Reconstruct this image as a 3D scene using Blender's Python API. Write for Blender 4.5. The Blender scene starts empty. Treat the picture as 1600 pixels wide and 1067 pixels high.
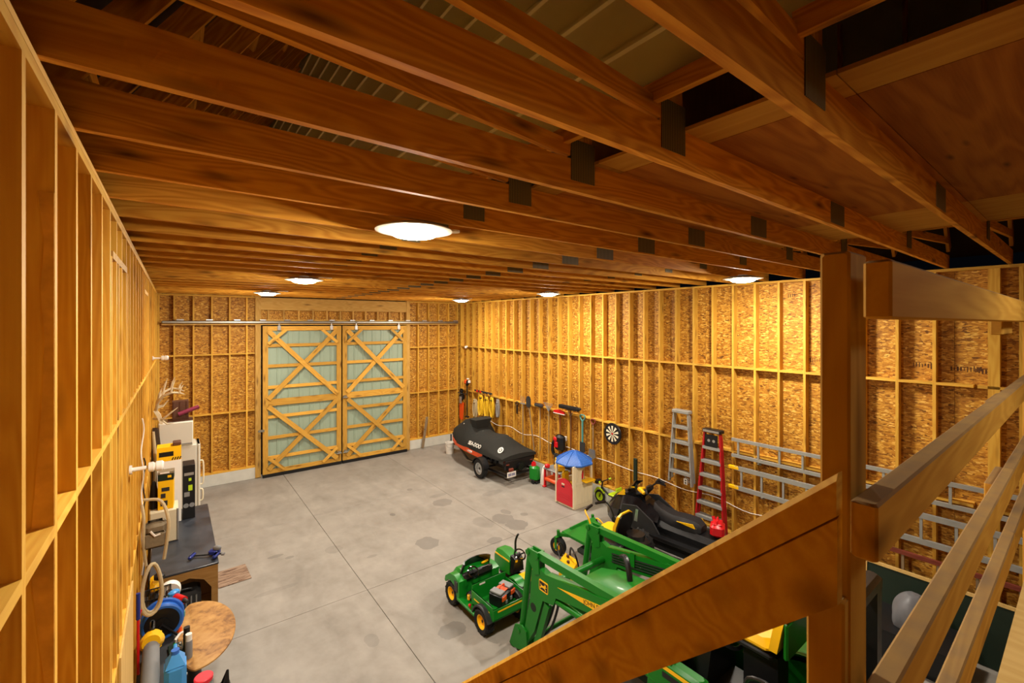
import bpy, math, random
from mathutils import Vector, Matrix, Euler
R = random.Random(7)
PI = math.pi
scene = bpy.context.scene
COL = scene.collection

# ------------------------------------------------------------------ camera, world, exposure
EYE = 4.41
cam = bpy.data.cameras.new('camera')
cam_o = bpy.data.objects.new('camera', cam)
COL.objects.link(cam_o)
cam_o.location = (0, 0, EYE)
cam_o.rotation_euler = (PI / 2, 0, -math.radians(37.35))
cam.sensor_width = 36
cam.lens = 36 * 694.5 / 1600
cam.shift_y = -28.5 / 1600
cam.clip_start = .02
cam.dof.use_dof = True
cam.dof.focus_distance = 7.5
cam.dof.aperture_fstop = 9.0
scene.camera = cam_o
w = bpy.data.worlds.new('night'); scene.world = w; w.use_nodes = True
w.node_tree.nodes['Background'].inputs[0].default_value = (.02, .025, .04, 1)
w.node_tree.nodes['Background'].inputs[1].default_value = .05
vs = scene.view_settings
vs.view_transform = 'Standard'; vs.look = 'None'; vs.gamma = 1; vs.use_curve_mapping = False
vs.exposure = 0.0
LAMP = 590.0            # radiance of each lamp's glowing dome
scene.cycles.use_denoising = True
scene.cycles.max_bounces = 10
scene.cycles.diffuse_bounces = 7

# ------------------------------------------------------------------ materials
def lin(h):
    h = h.lstrip('#')
    o = []
    for i in (0, 2, 4):
        c = int(h[i:i + 2], 16) / 255
        o.append(c / 12.92 if c <= .04045 else ((c + .055) / 1.055) ** 2.4)
    return (*o, 1)

class NT:
    def __init__(s, name):
        s.m = bpy.data.materials.new(name); s.m.use_nodes = True
        s.t = s.m.node_tree; s.t.nodes.clear()
        s.out = s.n('ShaderNodeOutputMaterial'); s.b = s.n('ShaderNodeBsdfPrincipled')
        s.l(s.b, 0, s.out, 0)
    def n(s, typ, **k):
        x = s.t.nodes.new(typ)
        for a, v in k.items(): setattr(x, a, v)
        return x
    def l(s, a, ao, b, bi): s.t.links.new(a.outputs[ao], b.inputs[bi])
    def math(s, op, a, b=None, c=None):
        x = s.n('ShaderNodeMath', operation=op)
        for i, v in enumerate((a, b, c)):
            if v is None: continue
            if isinstance(v, (int, float)): x.inputs[i].default_value = v
            else: s.t.links.new(v, x.inputs[i])
        return x.outputs[0]
    def ramp(s, fac, stops):
        x = s.n('ShaderNodeValToRGB')
        e = x.color_ramp.elements
        while len(e) < len(stops): e.new(.5)
        for q, (p, c) in zip(e, stops): q.position = p; q.color = c
        s.t.links.new(fac, x.inputs[0]); return x.outputs[0]
    def noise(s, vec, scale, detail=3, rough=.5, dist=0):
        x = s.n('ShaderNodeTexNoise'); x.inputs['Scale'].default_value = scale
        x.inputs['Detail'].default_value = detail; x.inputs['Roughness'].default_value = rough
        x.inputs['Distortion'].default_value = dist
        if vec is not None: s.t.links.new(vec, x.inputs['Vector'])
        return x.outputs['Fac']
    def mapping(s, vec, scale=(1, 1, 1), loc=None, rot=None):
        x = s.n('ShaderNodeMapping'); x.inputs['Scale'].default_value = scale
        if rot: x.inputs['Rotation'].default_value = rot
        if loc is not None: s.t.links.new(loc, x.inputs['Location'])
        s.t.links.new(vec, x.inputs['Vector']); return x.outputs[0]
    def mix(s, fac, a, b, mode='MIX'):
        x = s.n('ShaderNodeMix', data_type='RGBA', blend_type=mode)
        for i, v in ((0, fac), (6, a), (7, b)):
            if isinstance(v, (int, float)): x.inputs[i].default_value = v
            elif isinstance(v, tuple): x.inputs[i].default_value = v
            else: s.t.links.new(v, x.inputs[i])
        return x.outputs[2]
    def bump(s, h, strength=.2, dist=.01):
        x = s.n('ShaderNodeBump'); x.inputs['Strength'].default_value = strength; x.inputs['Distance'].default_value = dist
        s.t.links.new(h, x.inputs['Height']); s.l(x, 0, s.b, 'Normal')
    def objvec(s):
        tc = s.n('ShaderNodeTexCoord'); return tc.outputs['Object']
    def rnd(s):
        oi = s.n('ShaderNodeObjectInfo'); return oi.outputs['Random']
    def done(s, col=None, rough=.6, metal=0, spec=.4):
        if col is not None:
            if isinstance(col, tuple): s.b.inputs['Base Color'].default_value = col
            else: s.t.links.new(col, s.b.inputs['Base Color'])
        if isinstance(rough, (int, float)): s.b.inputs['Roughness'].default_value = rough
        else: s.t.links.new(rough, s.b.inputs['Roughness'])
        s.b.inputs['Metallic'].default_value = metal
        s.b.inputs['Specular IOR Level'].default_value = spec
        return s.m

def shade(c, k): return (min(1, c[0] * k), min(1, c[1] * k), min(1, c[2] * k), 1)

def wood(name, light, dark, knot, knots=1.0, rough=.6, grain=1.0, spec=.2, dust=None):
    s = NT(name); v = s.objvec(); r = s.rnd()
    off = s.n('ShaderNodeCombineXYZ')
    for i, k in enumerate((37., 19., 53.)): s.t.links.new(s.math('MULTIPLY', r, k), off.inputs[i])
    p = s.n('ShaderNodeVectorMath', operation='ADD'); s.t.links.new(v, p.inputs[0]); s.t.links.new(off.outputs[0], p.inputs[1])
    p = p.outputs[0]
    n1 = s.noise(s.mapping(p, (.55, 4.5, 4.5)), 1.3, 2, .4, .3)
    bands = s.math('MULTIPLY_ADD', s.math('SINE', s.math('MULTIPLY', n1, 85 * grain)), .5, .5)
    fine = s.noise(s.mapping(p, (3, 90, 90)), 1.5, 2)
    g = s.math('ADD', s.math('MULTIPLY', bands, .55), s.math('MULTIPLY', fine, .55))
    c = s.mix(g, light, dark)
    vor = s.n('ShaderNodeTexVoronoi'); vor.inputs['Scale'].default_value = 1.0
    s.t.links.new(s.mapping(p, (1.7, 7., 7.)), vor.inputs['Vector'])
    kd = s.math('SUBTRACT', 1, s.math('SMOOTH_MIN', s.math('DIVIDE', vor.outputs['Distance'], .25 * knots), 1, .2))
    c = s.mix(s.math('MULTIPLY', s.math('MAXIMUM', kd, 0), .95), c, knot)
    # board to board tone
    k = s.math('MULTIPLY_ADD', s.math('FRACT', s.math('MULTIPLY', r, 17.3)), .36, .80)
    kc = s.n('ShaderNodeCombineColor')
    for i in range(3): s.t.links.new(k, kc.inputs[i])
    c = s.mix(1.0, c, kc.outputs[0], 'MULTIPLY')
    if dust:
        nz = s.n('ShaderNodeSeparateXYZ'); ge = s.n('ShaderNodeNewGeometry'); s.l(ge, 'Normal', nz, 0)
        up = s.math('MULTIPLY', s.math('GREATER_THAN', nz.outputs[2], .6), s.math('MULTIPLY_ADD', s.noise(p, 14, 4), .5, .45))
        c = s.mix(up, c, dust)
    s.bump(g, .08, .004)
    return s.done(c, rough, 0, spec)

def osb(name, cs, dark):
    s = NT(name); v = s.objvec(); r = s.rnd()
    off = s.n('ShaderNodeCombineXYZ')
    for i, k in enumerate((31., 47., 23.)): s.t.links.new(s.math('MULTIPLY', r, k), off.inputs[i])
    p = s.n('ShaderNodeVectorMath', operation='ADD'); s.t.links.new(v, p.inputs[0]); s.t.links.new(off.outputs[0], p.inputs[1])
    p = p.outputs[0]
    outs = []
    for rot, sc in (((0, 0, .75), (50, 18, 30)), ((0, 0, -.85), (58, 21, 30)), ((0, 0, .15), (44, 15, 30))):
        mp = s.mapping(p, sc, rot=rot)
        # strands: wobble the cells
        vo = s.n('ShaderNodeTexVoronoi'); vo.inputs['Scale'].default_value = 1.0; vo.inputs['Randomness'].default_value = 1
        s.t.links.new(mp, vo.inputs['Vector'])
        sp = s.n('ShaderNodeSeparateColor'); s.l(vo, 'Color', sp, 0)
        outs.append((sp.outputs[0], sp.outputs[1]))
    a = s.math('GREATER_THAN', outs[0][1], .5)
    mixv = s.n('ShaderNodeMix', data_type='FLOAT'); s.t.links.new(a, mixv.inputs[0]); s.t.links.new(outs[0][0], mixv.inputs[2]); s.t.links.new(outs[1][0], mixv.inputs[3])
    b = s.math('GREATER_THAN', outs[1][1], .62)
    mix2 = s.n('ShaderNodeMix', data_type='FLOAT'); s.t.links.new(b, mix2.inputs[0]); s.t.links.new(mixv.outputs[0], mix2.inputs[2]); s.t.links.new(outs[2][0], mix2.inputs[3])
    val = mix2.outputs[0]
    c = s.ramp(val, [(0, dark), (.16, cs[0]), (.5, cs[1]), (.85, cs[2]), (1, cs[3])])
    n = s.noise(p, 2.2, 3)
    c = s.mix(s.math('MULTIPLY', n, .22), c, shade(cs[1], .8))
    s.bump(val, .35, .004)
    return s.done(c, .62, 0, .3)

def pm(name, hexc, rough=.5, metal=0, var=.12, scale=9., spec=.4, bump=0, coat=0):
    """plain coloured stuff with a little mottling in colour and gloss"""
    s = NT(name); c = lin(hexc); v = s.objvec()
    n = s.noise(v, scale, 4)
    col = s.mix(n, shade(c, 1 - var), shade(c, 1 + var))
    rg = s.math('MULTIPLY_ADD', n, .16, max(.03, rough - .08))
    if bump: s.bump(s.noise(v, scale * 6, 3), bump, .004)
    if coat: s.b.inputs['Coat Weight'].default_value = coat; s.b.inputs['Coat Roughness'].default_value = .08
    return s.done(col, rg, metal, spec)

M = {}
M['pine'] = wood('pine_lumber', (.72, .43, .066, 1), (.58, .295, .032, 1), (.17, .065, .013, 1))
M['pine2'] = wood('weathered_pine', (.66, .41, .11, 1), (.52, .29, .06, 1), (.14, .06, .015, 1), 1.0, .65)
M['rail_slope'] = wood('guard_lumber', (.72, .43, .06, 1), (.56, .29, .034, 1), (.09, .03, .006, 1), 1.5, .65, .8, .1)
M['rail'] = wood('dusty_rail_lumber', (.62, .36, .065, 1), (.48, .25, .04, 1), (.09, .035, .008, 1), 1.0, .8, .8, .06, (.20, .14, .085, 1))
M['fir'] = wood('truss_fir', (.76, .38, .046, 1), (.48, .185, .016, 1), (.08, .028, .006, 1), 1.0, .68, 1.0, .12)
M['grey_wood'] = wood('old_grey_wood', (.30, .22, .13, 1), (.20, .14, .08, 1), (.08, .05, .03, 1))
M['red_wood'] = wood('red_painted_rail', (.26, .06, .035, 1), (.17, .035, .02, 1), (.07, .02, .01, 1))
M['doorwood'] = wood('door_lumber', (.68, .40, .07, 1), (.55, .28, .04, 1), (.14, .05, .012, 1))
M['osb'] = osb('osb_sheathing', ((.30, .118, .012, 1), (.43, .19, .018, 1), (.60, .315, .038, 1), (.78, .50, .11, 1)), (.11, .038, .005, 1))
M['ply'] = wood('fir_plywood', (.40, .155, .022, 1), (.24, .075, .009, 1), (.06, .018, .005, 1), .6, .7, .35, .1)
M['strip'] = wood('attic_floor_strip', (.46, .25, .045, 1), (.36, .17, .026, 1), (.12, .05, .012, 1), .5, .7, .4, .1)
M['ply_pale'] = wood('pale_plywood', (.62, .42, .15, 1), (.52, .33, .10, 1), (.25, .13, .04, 1), .5, .6, .5)

def concrete():
    s = NT('concrete_slab')
    g = s.n('ShaderNodeNewGeometry').outputs['Position']
    n1 = s.noise(g, .9, 5, .6); n2 = s.noise(g, 5, 5, .6); n3 = s.noise(s.mapping(g, (1.2, .5, 1)), 2.0, 4, .6, .8)
    c = s.ramp(s.math('ADD', s.math('MULTIPLY', n1, .45), s.math('ADD', s.math('MULTIPLY', n2, .25), s.math('MULTIPLY', n3, .3))),
               [(.30, (.17, .155, .132, 1)), (.5, (.268, .249, .218, 1)), (.68, (.35, .327, .29, 1))])
    # small drips and oil spots
    vo = s.n('ShaderNodeTexVoronoi'); vo.inputs['Scale'].default_value = 1.6
    s.t.links.new(s.mapping(g, (1, 1, 1)), vo.inputs['Vector'])
    sp = s.n('ShaderNodeSeparateColor'); s.l(vo, 'Color', sp, 0)
    rad = s.math('MULTIPLY', s.math('POWER', sp.outputs[0], 4), .13)
    d = s.math('ADD', vo.outputs['Distance'], s.math('MULTIPLY', s.math('SUBTRACT', s.noise(g, 9, 3), .5), .10))
    spot = s.math('MULTIPLY', s.math('LESS_THAN', d, rad), .35)
    c = s.mix(spot, c, (.07, .065, .06, 1))
    sx = s.n('ShaderNodeSeparateXYZ'); s.t.links.new(g, sx.inputs[0])
    wob = s.math('MULTIPLY', s.math('SUBTRACT', s.noise(g, 6, 4), .5), .18)
    tot = None
    for x, y, rx, ry, k in ((4.07, 8.13, .22, .26, .55), (5.92, 8.11, .24, .26, .55), (5.98, 7.67, .24, .26, .6), (5.28, 9.73, .24, .22, .5), (5.2, 7.39, .16, .14, .55), (5.48, 8.21, .2, .3, .3),
                            (6.19, 8.35, .10, .16, .5), (6.45, 8.0, .09, .09, .5), (4.03, 9.81, .06, .08, .7), (1.55, 9.4, .13, .06, .5), (1.75, 9.2, .08, .05, .5), (2.5, 9.0, .16, .16, .3), (3.2, 5.6, .22, .16, .5), (2.2, 6.1, .1, .14, .3),
                            (5.4, 10.2, .25, .1, .3), (6.6, 9.5, .3, .14, .25), (3.0, 8.3, .1, .05, .35), (1.35, 8.2, .35, .06, .25)):
        dx = s.math('DIVIDE', s.math('SUBTRACT', sx.outputs[0], x), rx); dy = s.math('DIVIDE', s.math('SUBTRACT', sx.outputs[1], y), ry)
        rr = s.math('ADD', s.math('SQRT', s.math('ADD', s.math('MULTIPLY', dx, dx), s.math('MULTIPLY', dy, dy))), s.math('MULTIPLY', wob, 4))
        f = s.math('MULTIPLY', s.math('LESS_THAN', rr, 1.0), k)
        tot = f if tot is None else s.math('MAXIMUM', tot, f)
    c = s.mix(tot, c, (.13, .123, .112, 1))
    rg = s.math('MULTIPLY_ADD', n2, .3, .38)
    s.bump(n2, .05, .003)
    return s.done(c, rg, 0, .35)
M['concrete'] = concrete()
M['curb'] = pm('curb_concrete', '#c9c9bf', .8, 0, .14, 6, bump=.1)
M['steel_green'] = pm('sage_door_steel', '#93a592', .45, 0, .05, 3)
M['roof_steel'] = pm('roof_steel', '#d4d5c2', .5, .0, .06, 3)
M['felt'] = pm('roof_felt', '#2a1d16', .9, 0, .2, 5)
M['galv'] = pm('galvanised_steel', '#9c9c94', .38, .85, .12, 14)
def plate():
    s = NT('truss_plate_steel'); v = s.objvec()
    wv = s.n('ShaderNodeTexWave'); wv.inputs['Scale'].default_value = 22; wv.inputs['Distortion'].default_value = .6; s.t.links.new(v, wv.inputs['Vector'])
    c = s.mix(wv.outputs['Fac'], lin('#3d382a'), lin('#857b5f'))
    return s.done(c, .6, .15, .3)
M['gusset'] = plate()
M['alu'] = pm('ladder_aluminium', '#a0a29e', .42, .4, .08, 12)
M['white'] = pm('white_plastic', '#e8e6de', .4, 0, .04)
M['dish'] = pm('lamp_dish_glass', '#b9b2a2', .35, 0, .04)
M['bark'] = pm('waney_bark', '#d09a44', .8, 0, .7, 9, .1, .4)
M['white_enamel'] = pm('white_enamel', '#cdc9ba', .3, 0, .04, 4)
M['cream'] = pm('cream_plastic', '#eadfbf', .5, 0, .05)
M['beige'] = pm('beige_enamel', '#cfc6a8', .4, 0, .05)
M['black'] = pm('black_plastic', '#141416', .38, 0, .3)
M['gloss_black'] = pm('gloss_black', '#0c0d10', .16, 0, .2, coat=.3)
M['dark'] = pm('dark_grey', '#2b2c2e', .55, 0, .2)
M['grey'] = pm('mid_grey', '#7d7f80', .5, 0, .1)
M['cover'] = pm('black_cover_fabric', '#2a2a27', .85, 0, .2, 20, .2, .25)
M['rubber'] = pm('tyre_rubber', '#191a1b', .75, 0, .25, 25, .3, .2)
M['green'] = pm('machine_green', '#12721a', .4, 0, .07, 6, .3, coat=.05)
M['toygreen'] = pm('toy_green', '#0f7c1f', .35, 0, .06, 6)
M['yellow'] = pm('machine_yellow', '#f2bd12', .4, 0, .06)
M['lime'] = pm('lime_plastic', '#b4d420', .4, 0, .06)
M['stamp'] = pm('stamp_ink', '#4a2c10', .8, 0, .2)
M['bench_wood'] = wood('bench_lumber', (.40, .23, .075, 1), (.30, .155, .04, 1), (.10, .04, .012, 1))
M['blue'] = pm('blue_plastic', '#2c66c0', .42, 0, .1)
M['navy'] = pm('navy_plastic', '#1c2c7a', .4, 0, .1)
M['red'] = pm('red_plastic', '#c8131c', .35, 0, .08)
M['pinkred'] = pm('playhouse_red', '#d62a3a', .45, 0, .06)
M['ladder_red'] = pm('fibreglass_red', '#a8121c', .45, 0, .12)
M['orange'] = pm('orange_plastic', '#e2541a', .45, 0, .08)
M['yrope'] = pm('yellow_cord', '#ecc22a', .55, 0, .1)
M['tanrope'] = pm('tan_rope', '#b9a883', .8, 0, .15, 40, .2, .3)
M['greycord'] = pm('grey_cord', '#8f8b86', .7, 0, .12)
M['bone'] = pm('antler_bone', '#c6b593', .6, 0, .2, 18)
M['hide'] = pm('brown_hide', '#3b2d22', .9, 0, .4, 20, .1, .5)
M['rust'] = pm('rusty_iron', '#5c3b2a', .7, .3, .3, 25)
M['teal'] = pm('teal_plastic', '#4c8f8a', .45)
M['bluejug'] = pm('light_blue_plastic', '#3f92d8', .3)
M['darkgreen'] = pm('dark_green_paint', '#0c2012', .55, 0, .15)
M['khaki'] = pm('khaki_webbing', '#7c705a', .85, 0, .25, 30, .2, .4)
M['seat'] = pm('seat_vinyl', '#1d1d20', .5, 0, .2)
M['purple'] = pm('dark_pink_paper', '#7b2340', .6)
M['silver'] = pm('silver_paint', '#bfc2c4', .3, .8, .06)
M['leather'] = None
def disc_wood():
    s = NT('stained_table_top'); v = s.objvec()
    n = s.noise(v, 4.5, 6, .65, .6); n2 = s.noise(v, 16, 4)
    c = s.ramp(s.math('ADD', s.math('MULTIPLY', n, .75), s.math('MULTIPLY', n2, .25)), [(.34, (.13, .05, .012, 1)), (.5, (.40, .20, .05, 1)), (.7, (.54, .32, .10, 1))])
    return s.done(c, .6)
M['tabletop'] = disc_wood()
def benchtop():
    s = NT('dark_bench_top'); v = s.objvec()
    n = s.noise(v, 3, 5, .6)
    c = s.ramp(n, [(.3, (.012, .015, .022, 1)), (.7, (.04, .046, .06, 1))])
    return s.done(c, s.math('MULTIPLY_ADD', n, .35, .22), 0, .5)
M['benchtop'] = benchtop()
def scuffed():
    s = NT('scuffed_plywood'); v = s.objvec()
    n = s.noise(s.mapping(v, (1, 9, 1)), 3, 4, .6, 1.2)
    c = s.ramp(n, [(.42, (.10, .05, .03, 1)), (.5, (.26, .17, .11, 1)), (.65, (.33, .24, .17, 1))])
    return s.done(c, .75)
M['offcut'] = scuffed()
def clear():
    s = NT('clear_plastic'); s.b.inputs['Transmission Weight'].default_value = .85
    v = s.objvec(); n = s.noise(v, 6, 2)
    return s.done((.85, .87, .88, 1), s.math('MULTIPLY_ADD', n, .1, .12), 0, .5)
M['clear'] = clear()
def emit(name, k):
    s = NT(name)
    s.b.inputs['Emission Color'].default_value = (1, .90, .76, 1)
    s.b.inputs['Emission Strength'].default_value = LAMP * k
    return s.done((.9, .9, .88, 1), .4)
M['glow'] = emit('lamp_dome_glow', 1.0); M['glow_dim'] = emit('dim_lamp_dome_glow', .08)
def roof_tiles():
    s = NT('blue_tiled_roof'); v = s.objvec()
    br = s.n('ShaderNodeTexBrick'); br.inputs['Scale'].default_value = 9
    br.inputs['Color1'].default_value = lin('#2f68bd'); br.inputs['Color2'].default_value = lin('#285fb4'); br.inputs['Mortar'].default_value = lin('#1e4f9c')
    br.inputs['Mortar Size'].default_value = .03; br.inputs['Brick Width'].default_value = .6; br.inputs['Row Height'].default_value = .45
    s.t.links.new(s.mapping(v, (1, 1, 1)), br.inputs['Vector'])
    s.bump(br.outputs['Fac'], .4, .01)
    return s.done(br.outputs['Color'], .45)
M['tiles'] = roof_tiles()

# ------------------------------------------------------------------ geometry
def smooth(p, m=4):
    q = [p[0] * 2 - p[1]] + p + [p[-1] * 2 - p[-2]]; o = []
    for i in range(1, len(q) - 2):
        a, b, c, d = q[i - 1:i + 3]
        for j in range(m):
            t = j / m
            o.append(.5 * (2 * b + (c - a) * t + (2 * a - 5 * b + 4 * c - d) * t * t + (3 * b - a - 3 * c + d) * t ** 3))
    return o + [p[-1]]

class G:
    def __init__(s): s.v = []; s.f = []
    def add(s, vs, fs):
        b = len(s.v); s.v += [tuple(q) for q in vs]; s.f += [tuple(b + i for i in f) for f in fs]; return s
    def box(s, c, d, rot=None, tx=1, ty=1):
        """box centred at c with size d; tx, ty narrow the top"""
        x, y, z = (k / 2 for k in d)
        p = [(-x, -y, -z), (x, -y, -z), (x, y, -z), (-x, y, -z), (-x * tx, -y * ty, z), (x * tx, -y * ty, z), (x * tx, y * ty, z), (-x * tx, y * ty, z)]
        m = Euler([math.radians(a) for a in rot]).to_matrix() if rot else None
        p = [(m @ Vector(q) if m else Vector(q)) + Vector(c) for q in p]
        return s.add(p, [(0, 3, 2, 1), (4, 5, 6, 7), (0, 1, 5, 4), (1, 2, 6, 5), (2, 3, 7, 6), (3, 0, 4, 7)])
    def bbox(s, c, d, b=.01, rot=None):
        """box with chamfered edges"""
        x, y, z = (k / 2 for k in d); p = []
        for sz in (-1, 1):
            for ins in ((1, 0), (0, 1)):
                pass
        prof = lambda ex, ey: [(-ex + b, -ey), (ex - b, -ey), (ex, -ey + b), (ex, ey - b), (ex - b, ey), (-ex + b, ey), (-ex, ey - b), (-ex, -ey + b)]
        rings = []
        for zz, e in ((-z, b), (-z + b, 0), (z - b, 0), (z, b)):
            rings.append([(a, c2, zz) for a, c2 in prof(x - e, y - e)])
        m = Euler([math.radians(a) for a in rot]).to_matrix() if rot else None
        rings = [[(m @ Vector(q) if m else Vector(q)) + Vector(c) for q in r] for r in rings]
        return s.loft(rings)
    def loft(s, rings, cap=True, close=True, loop=False):
        n = len(rings[0]); vs = [q for r in rings for q in r]; fs = []
        k = len(rings)
        for i in range(k if loop else k - 1):
            a, b = i * n, ((i + 1) % k) * n
            for j in range(n if close else n - 1):
                j2 = (j + 1) % n; fs.append((a + j, a + j2, b + j2, b + j))
        if cap and not loop:
            fs.append(tuple(reversed(range(n)))); fs.append(tuple(range((k - 1) * n, k * n)))
        return s.add(vs, fs)
    def cyl(s, p0, p1, r0, r1=None, n=14):
        r1 = r0 if r1 is None else r1
        p0, p1 = Vector(p0), Vector(p1); d = (p1 - p0).normalized()
        u = d.orthogonal().normalized(); w = d.cross(u)
        ring = lambda p, r: [p + (u * math.cos(t) + w * math.sin(t)) * r for t in (2 * PI * i / n for i in range(n))]
        return s.loft([ring(p0, r0), ring(p1, r1)])
    def tube(s, pts, r, n=8, loop=False):
        pts = [Vector(p) for p in pts]
        if 4 <= len(pts) <= 8 and not loop and isinstance(r, float): pts = smooth(pts)
        k = len(pts); rings = []
        up = None
        for i, p in enumerate(pts):
            a = pts[(i - 1) % k] if (loop or i) else p; b = pts[(i + 1) % k] if (loop or i < k - 1) else p
            t = (b - a).normalized()
            if up is None: up = t.orthogonal().normalized()
            up = (up - t * up.dot(t))
            up = up.normalized() if up.length > 1e-6 else t.orthogonal().normalized()
            w = t.cross(up); rr = r[i] if isinstance(r, (list, tuple)) else r
            rings.append([p + (up * math.cos(q) + w * math.sin(q)) * rr for q in (2 * PI * j / n for j in range(n))])
        return s.loft(rings, loop=loop)
    def lathe(s, prof, n=24, c=(0, 0, 0), axis='Z', closed=False):
        rings = []
        for j in range(n):
            t = 2 * PI * j / n
            ring = []
            for r, z in prof:
                x, y = r * math.cos(t), r * math.sin(t)
                q = {'Z': (x, y, z), 'X': (z, x, y), 'Y': (y, z, x)}[axis]
                ring.append(Vector(q) + Vector(c))
            rings.append(ring)
        m = len(prof); vs = [q for r in rings for q in r]; fs = []
        for j in range(n):
            a, b = j * m, ((j + 1) % n) * m
            for i in range(m if closed else m - 1):
                i2 = (i + 1) % m; fs.append((a + i, b + i, b + i2, a + i2))
        return s.add(vs, fs)
    def prism(s, pts, axis, a, b):
        """2-D outline pushed along an axis from a to b"""
        mk = {'X': lambda p, t: (t, p[0], p[1]), 'Y': lambda p, t: (p[0], t, p[1]), 'Z': lambda p, t: (p[0], p[1], t)}[axis]
        return s.loft([[mk(p, a) for p in pts], [mk(p, b) for p in pts]])
    def ell(s, c, r, n=16, m=10, lo=-90, hi=90):
        rings = []
        for i in range(m + 1):
            la = math.radians(lo + (hi - lo) * i / m)
            la = max(-PI / 2 + .02, min(PI / 2 - .02, la))
            rings.append([(c[0] + r[0] * math.cos(la) * math.cos(t), c[1] + r[1] * math.cos(la) * math.sin(t), c[2] + r[2] * math.sin(la)) for t in (2 * PI * j / n for j in range(n))])
        return s.loft(rings)
    def xf(s, m):
        s.v = [tuple(m @ Vector(q)) for q in s.v]; return s
    def mesh(s, name, mat, angle=35):
        me = bpy.data.meshes.new(name); me.from_pydata(s.v, [], s.f); me.update()
        import bmesh
        bm = bmesh.new(); bm.from_mesh(me); bmesh.ops.recalc_face_normals(bm, faces=bm.faces); bm.to_mesh(me); bm.free()
        if mat is not None: me.materials.append(mat)
        me.polygons.foreach_set('use_smooth', [True] * len(me.polygons))
        me.set_sharp_from_angle(angle=math.radians(angle))
        return me

def link(name, me, parent=None, loc=None, rot=None):
    o = bpy.data.objects.new(name, me); COL.objects.link(o)
    if parent: o.parent = parent
    if loc: o.location = loc
    if rot: o.rotation_euler = rot
    return o
def part(name, g, mat, parent, label=None, angle=35):
    o = link(name, g.mesh(name, M[mat] if isinstance(mat, str) else mat, angle), parent)
    if label: o['label'] = label
    return o
def thing(name, label, cat, loc=(0, 0, 0), rotz=0, group=None):
    o = bpy.data.objects.new(name, None); COL.objects.link(o); o.empty_display_size = .1
    o.location = loc; o.rotation_euler = (0, 0, math.radians(rotz)); o['label'] = label; o['category'] = cat
    if group: o['group'] = group
    return o
def single(name, g, mat, label, cat, loc=(0, 0, 0), rotz=0, group=None):
    o = link(name, g.mesh(name, M[mat]), None, loc, (0, 0, math.radians(rotz)))
    o['label'] = label; o['category'] = cat
    if group: o['group'] = group
    return o
def struct(name, parent=None):
    o = bpy.data.objects.new(name, None); COL.objects.link(o); o['kind'] = 'structure'
    if parent: o.parent = parent
    return o
STICK = {}
def stick(name, p0, p1, sx, sy, mat, parent, side=(0, 0, 1), ch=0.0):
    """a board from p0 to p1: sx across SIDE, sy the other way; alike boards share a mesh"""
    p0, p1 = Vector(p0), Vector(p1); d = p1 - p0; L = d.length
    key = (round(L, 3), sx, sy, mat, ch)
    if key not in STICK:
        g = G()
        g.bbox((0, 0, 0), (L, sx, sy), ch) if ch else g.box((0, 0, 0), (L, sx, sy))
        STICK[key] = g.mesh(name, M[mat], 30)
    x = d.normalized(); y = Vector(side); y = (y - x * y.dot(x)).normalized(); z = x.cross(y)
    m = Matrix((x, y, z)).transposed().to_4x4(); m.translation = (p0 + p1) / 2
    o = bpy.data.objects.new(name, STICK[key]); COL.objects.link(o); o.parent = parent; o.matrix_local = m
    return o
SHEET = {}
def sheet(name, c, d, mat, parent, rot=None):
    """a flat panel: local x runs along its longest side"""
    key = (tuple(round(k, 3) for k in d), mat)
    if key not in SHEET: SHEET[key] = G().box((0, 0, 0), d).mesh(name, M[mat])
    return link(name, SHEET[key], parent, c, rot)
def text(name, body, size, mat, parent, m, depth=.003, shear=0, bold=0):
    cu = bpy.data.curves.new(name, 'FONT'); cu.body = body; cu.size = size; cu.extrude = depth
    cu.align_x = 'CENTER'; cu.align_y = 'CENTER'; cu.shear = shear; cu.offset = bold
    t = bpy.data.objects.new(name, cu); COL.objects.link(t)
    me = bpy.data.meshes.new_from_object(t.evaluated_get(bpy.context.evaluated_depsgraph_get()))
    bpy.data.objects.remove(t)
    me.materials.clear(); me.materials.append(M[mat])
    o = bpy.data.objects.new(name, me); COL.objects.link(o); o.parent = parent; o.matrix_local = m
    return o
def frame(o, x, y):
    """matrix with origin o, local x and y axes"""
    x = Vector(x).normalized(); y = Vector(y); y = (y - x * y.dot(x)).normalized(); z = x.cross(y)
    m = Matrix((x, y, z)).transposed().to_4x4(); m.translation = Vector(o); return m

# ------------------------------------------------------------------ the shell
XL, XR, YB, YR = -.31, 8.56, 14.46, -3.0       # stud faces left, right, back; the wall behind the loft
ZC, ZP, ZJ = .32, 5.13, 5.18                    # top of curb, underside of top plates, underside of joists
JD, JS, JY = .184, .5975, .68                   # joist depth, spacing, first joist
ROW2, ROW1 = 3.56, 1.95                         # blocking rows

fl = struct('floor')
xs = [-.6, 2.56, 5.65, 8.75]; ys = [-3.2, .2, 3.75, 7.3, 10.85, 14.75]
for i in range(3):
    for j in range(5):
        x0, x1, y0, y1 = xs[i] + .004, xs[i + 1] - .004, ys[j] + .004, ys[j + 1] - .004
        part('concrete_slab', G().bbox(((x0 + x1) / 2, (y0 + y1) / 2, -.1), (x1 - x0, y1 - y0, .2), .004), 'concrete', fl)
part('slab_bed', G().box((4, 5.8, -.16), (9.6, 18.2, .2)), 'dark', fl)

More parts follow.
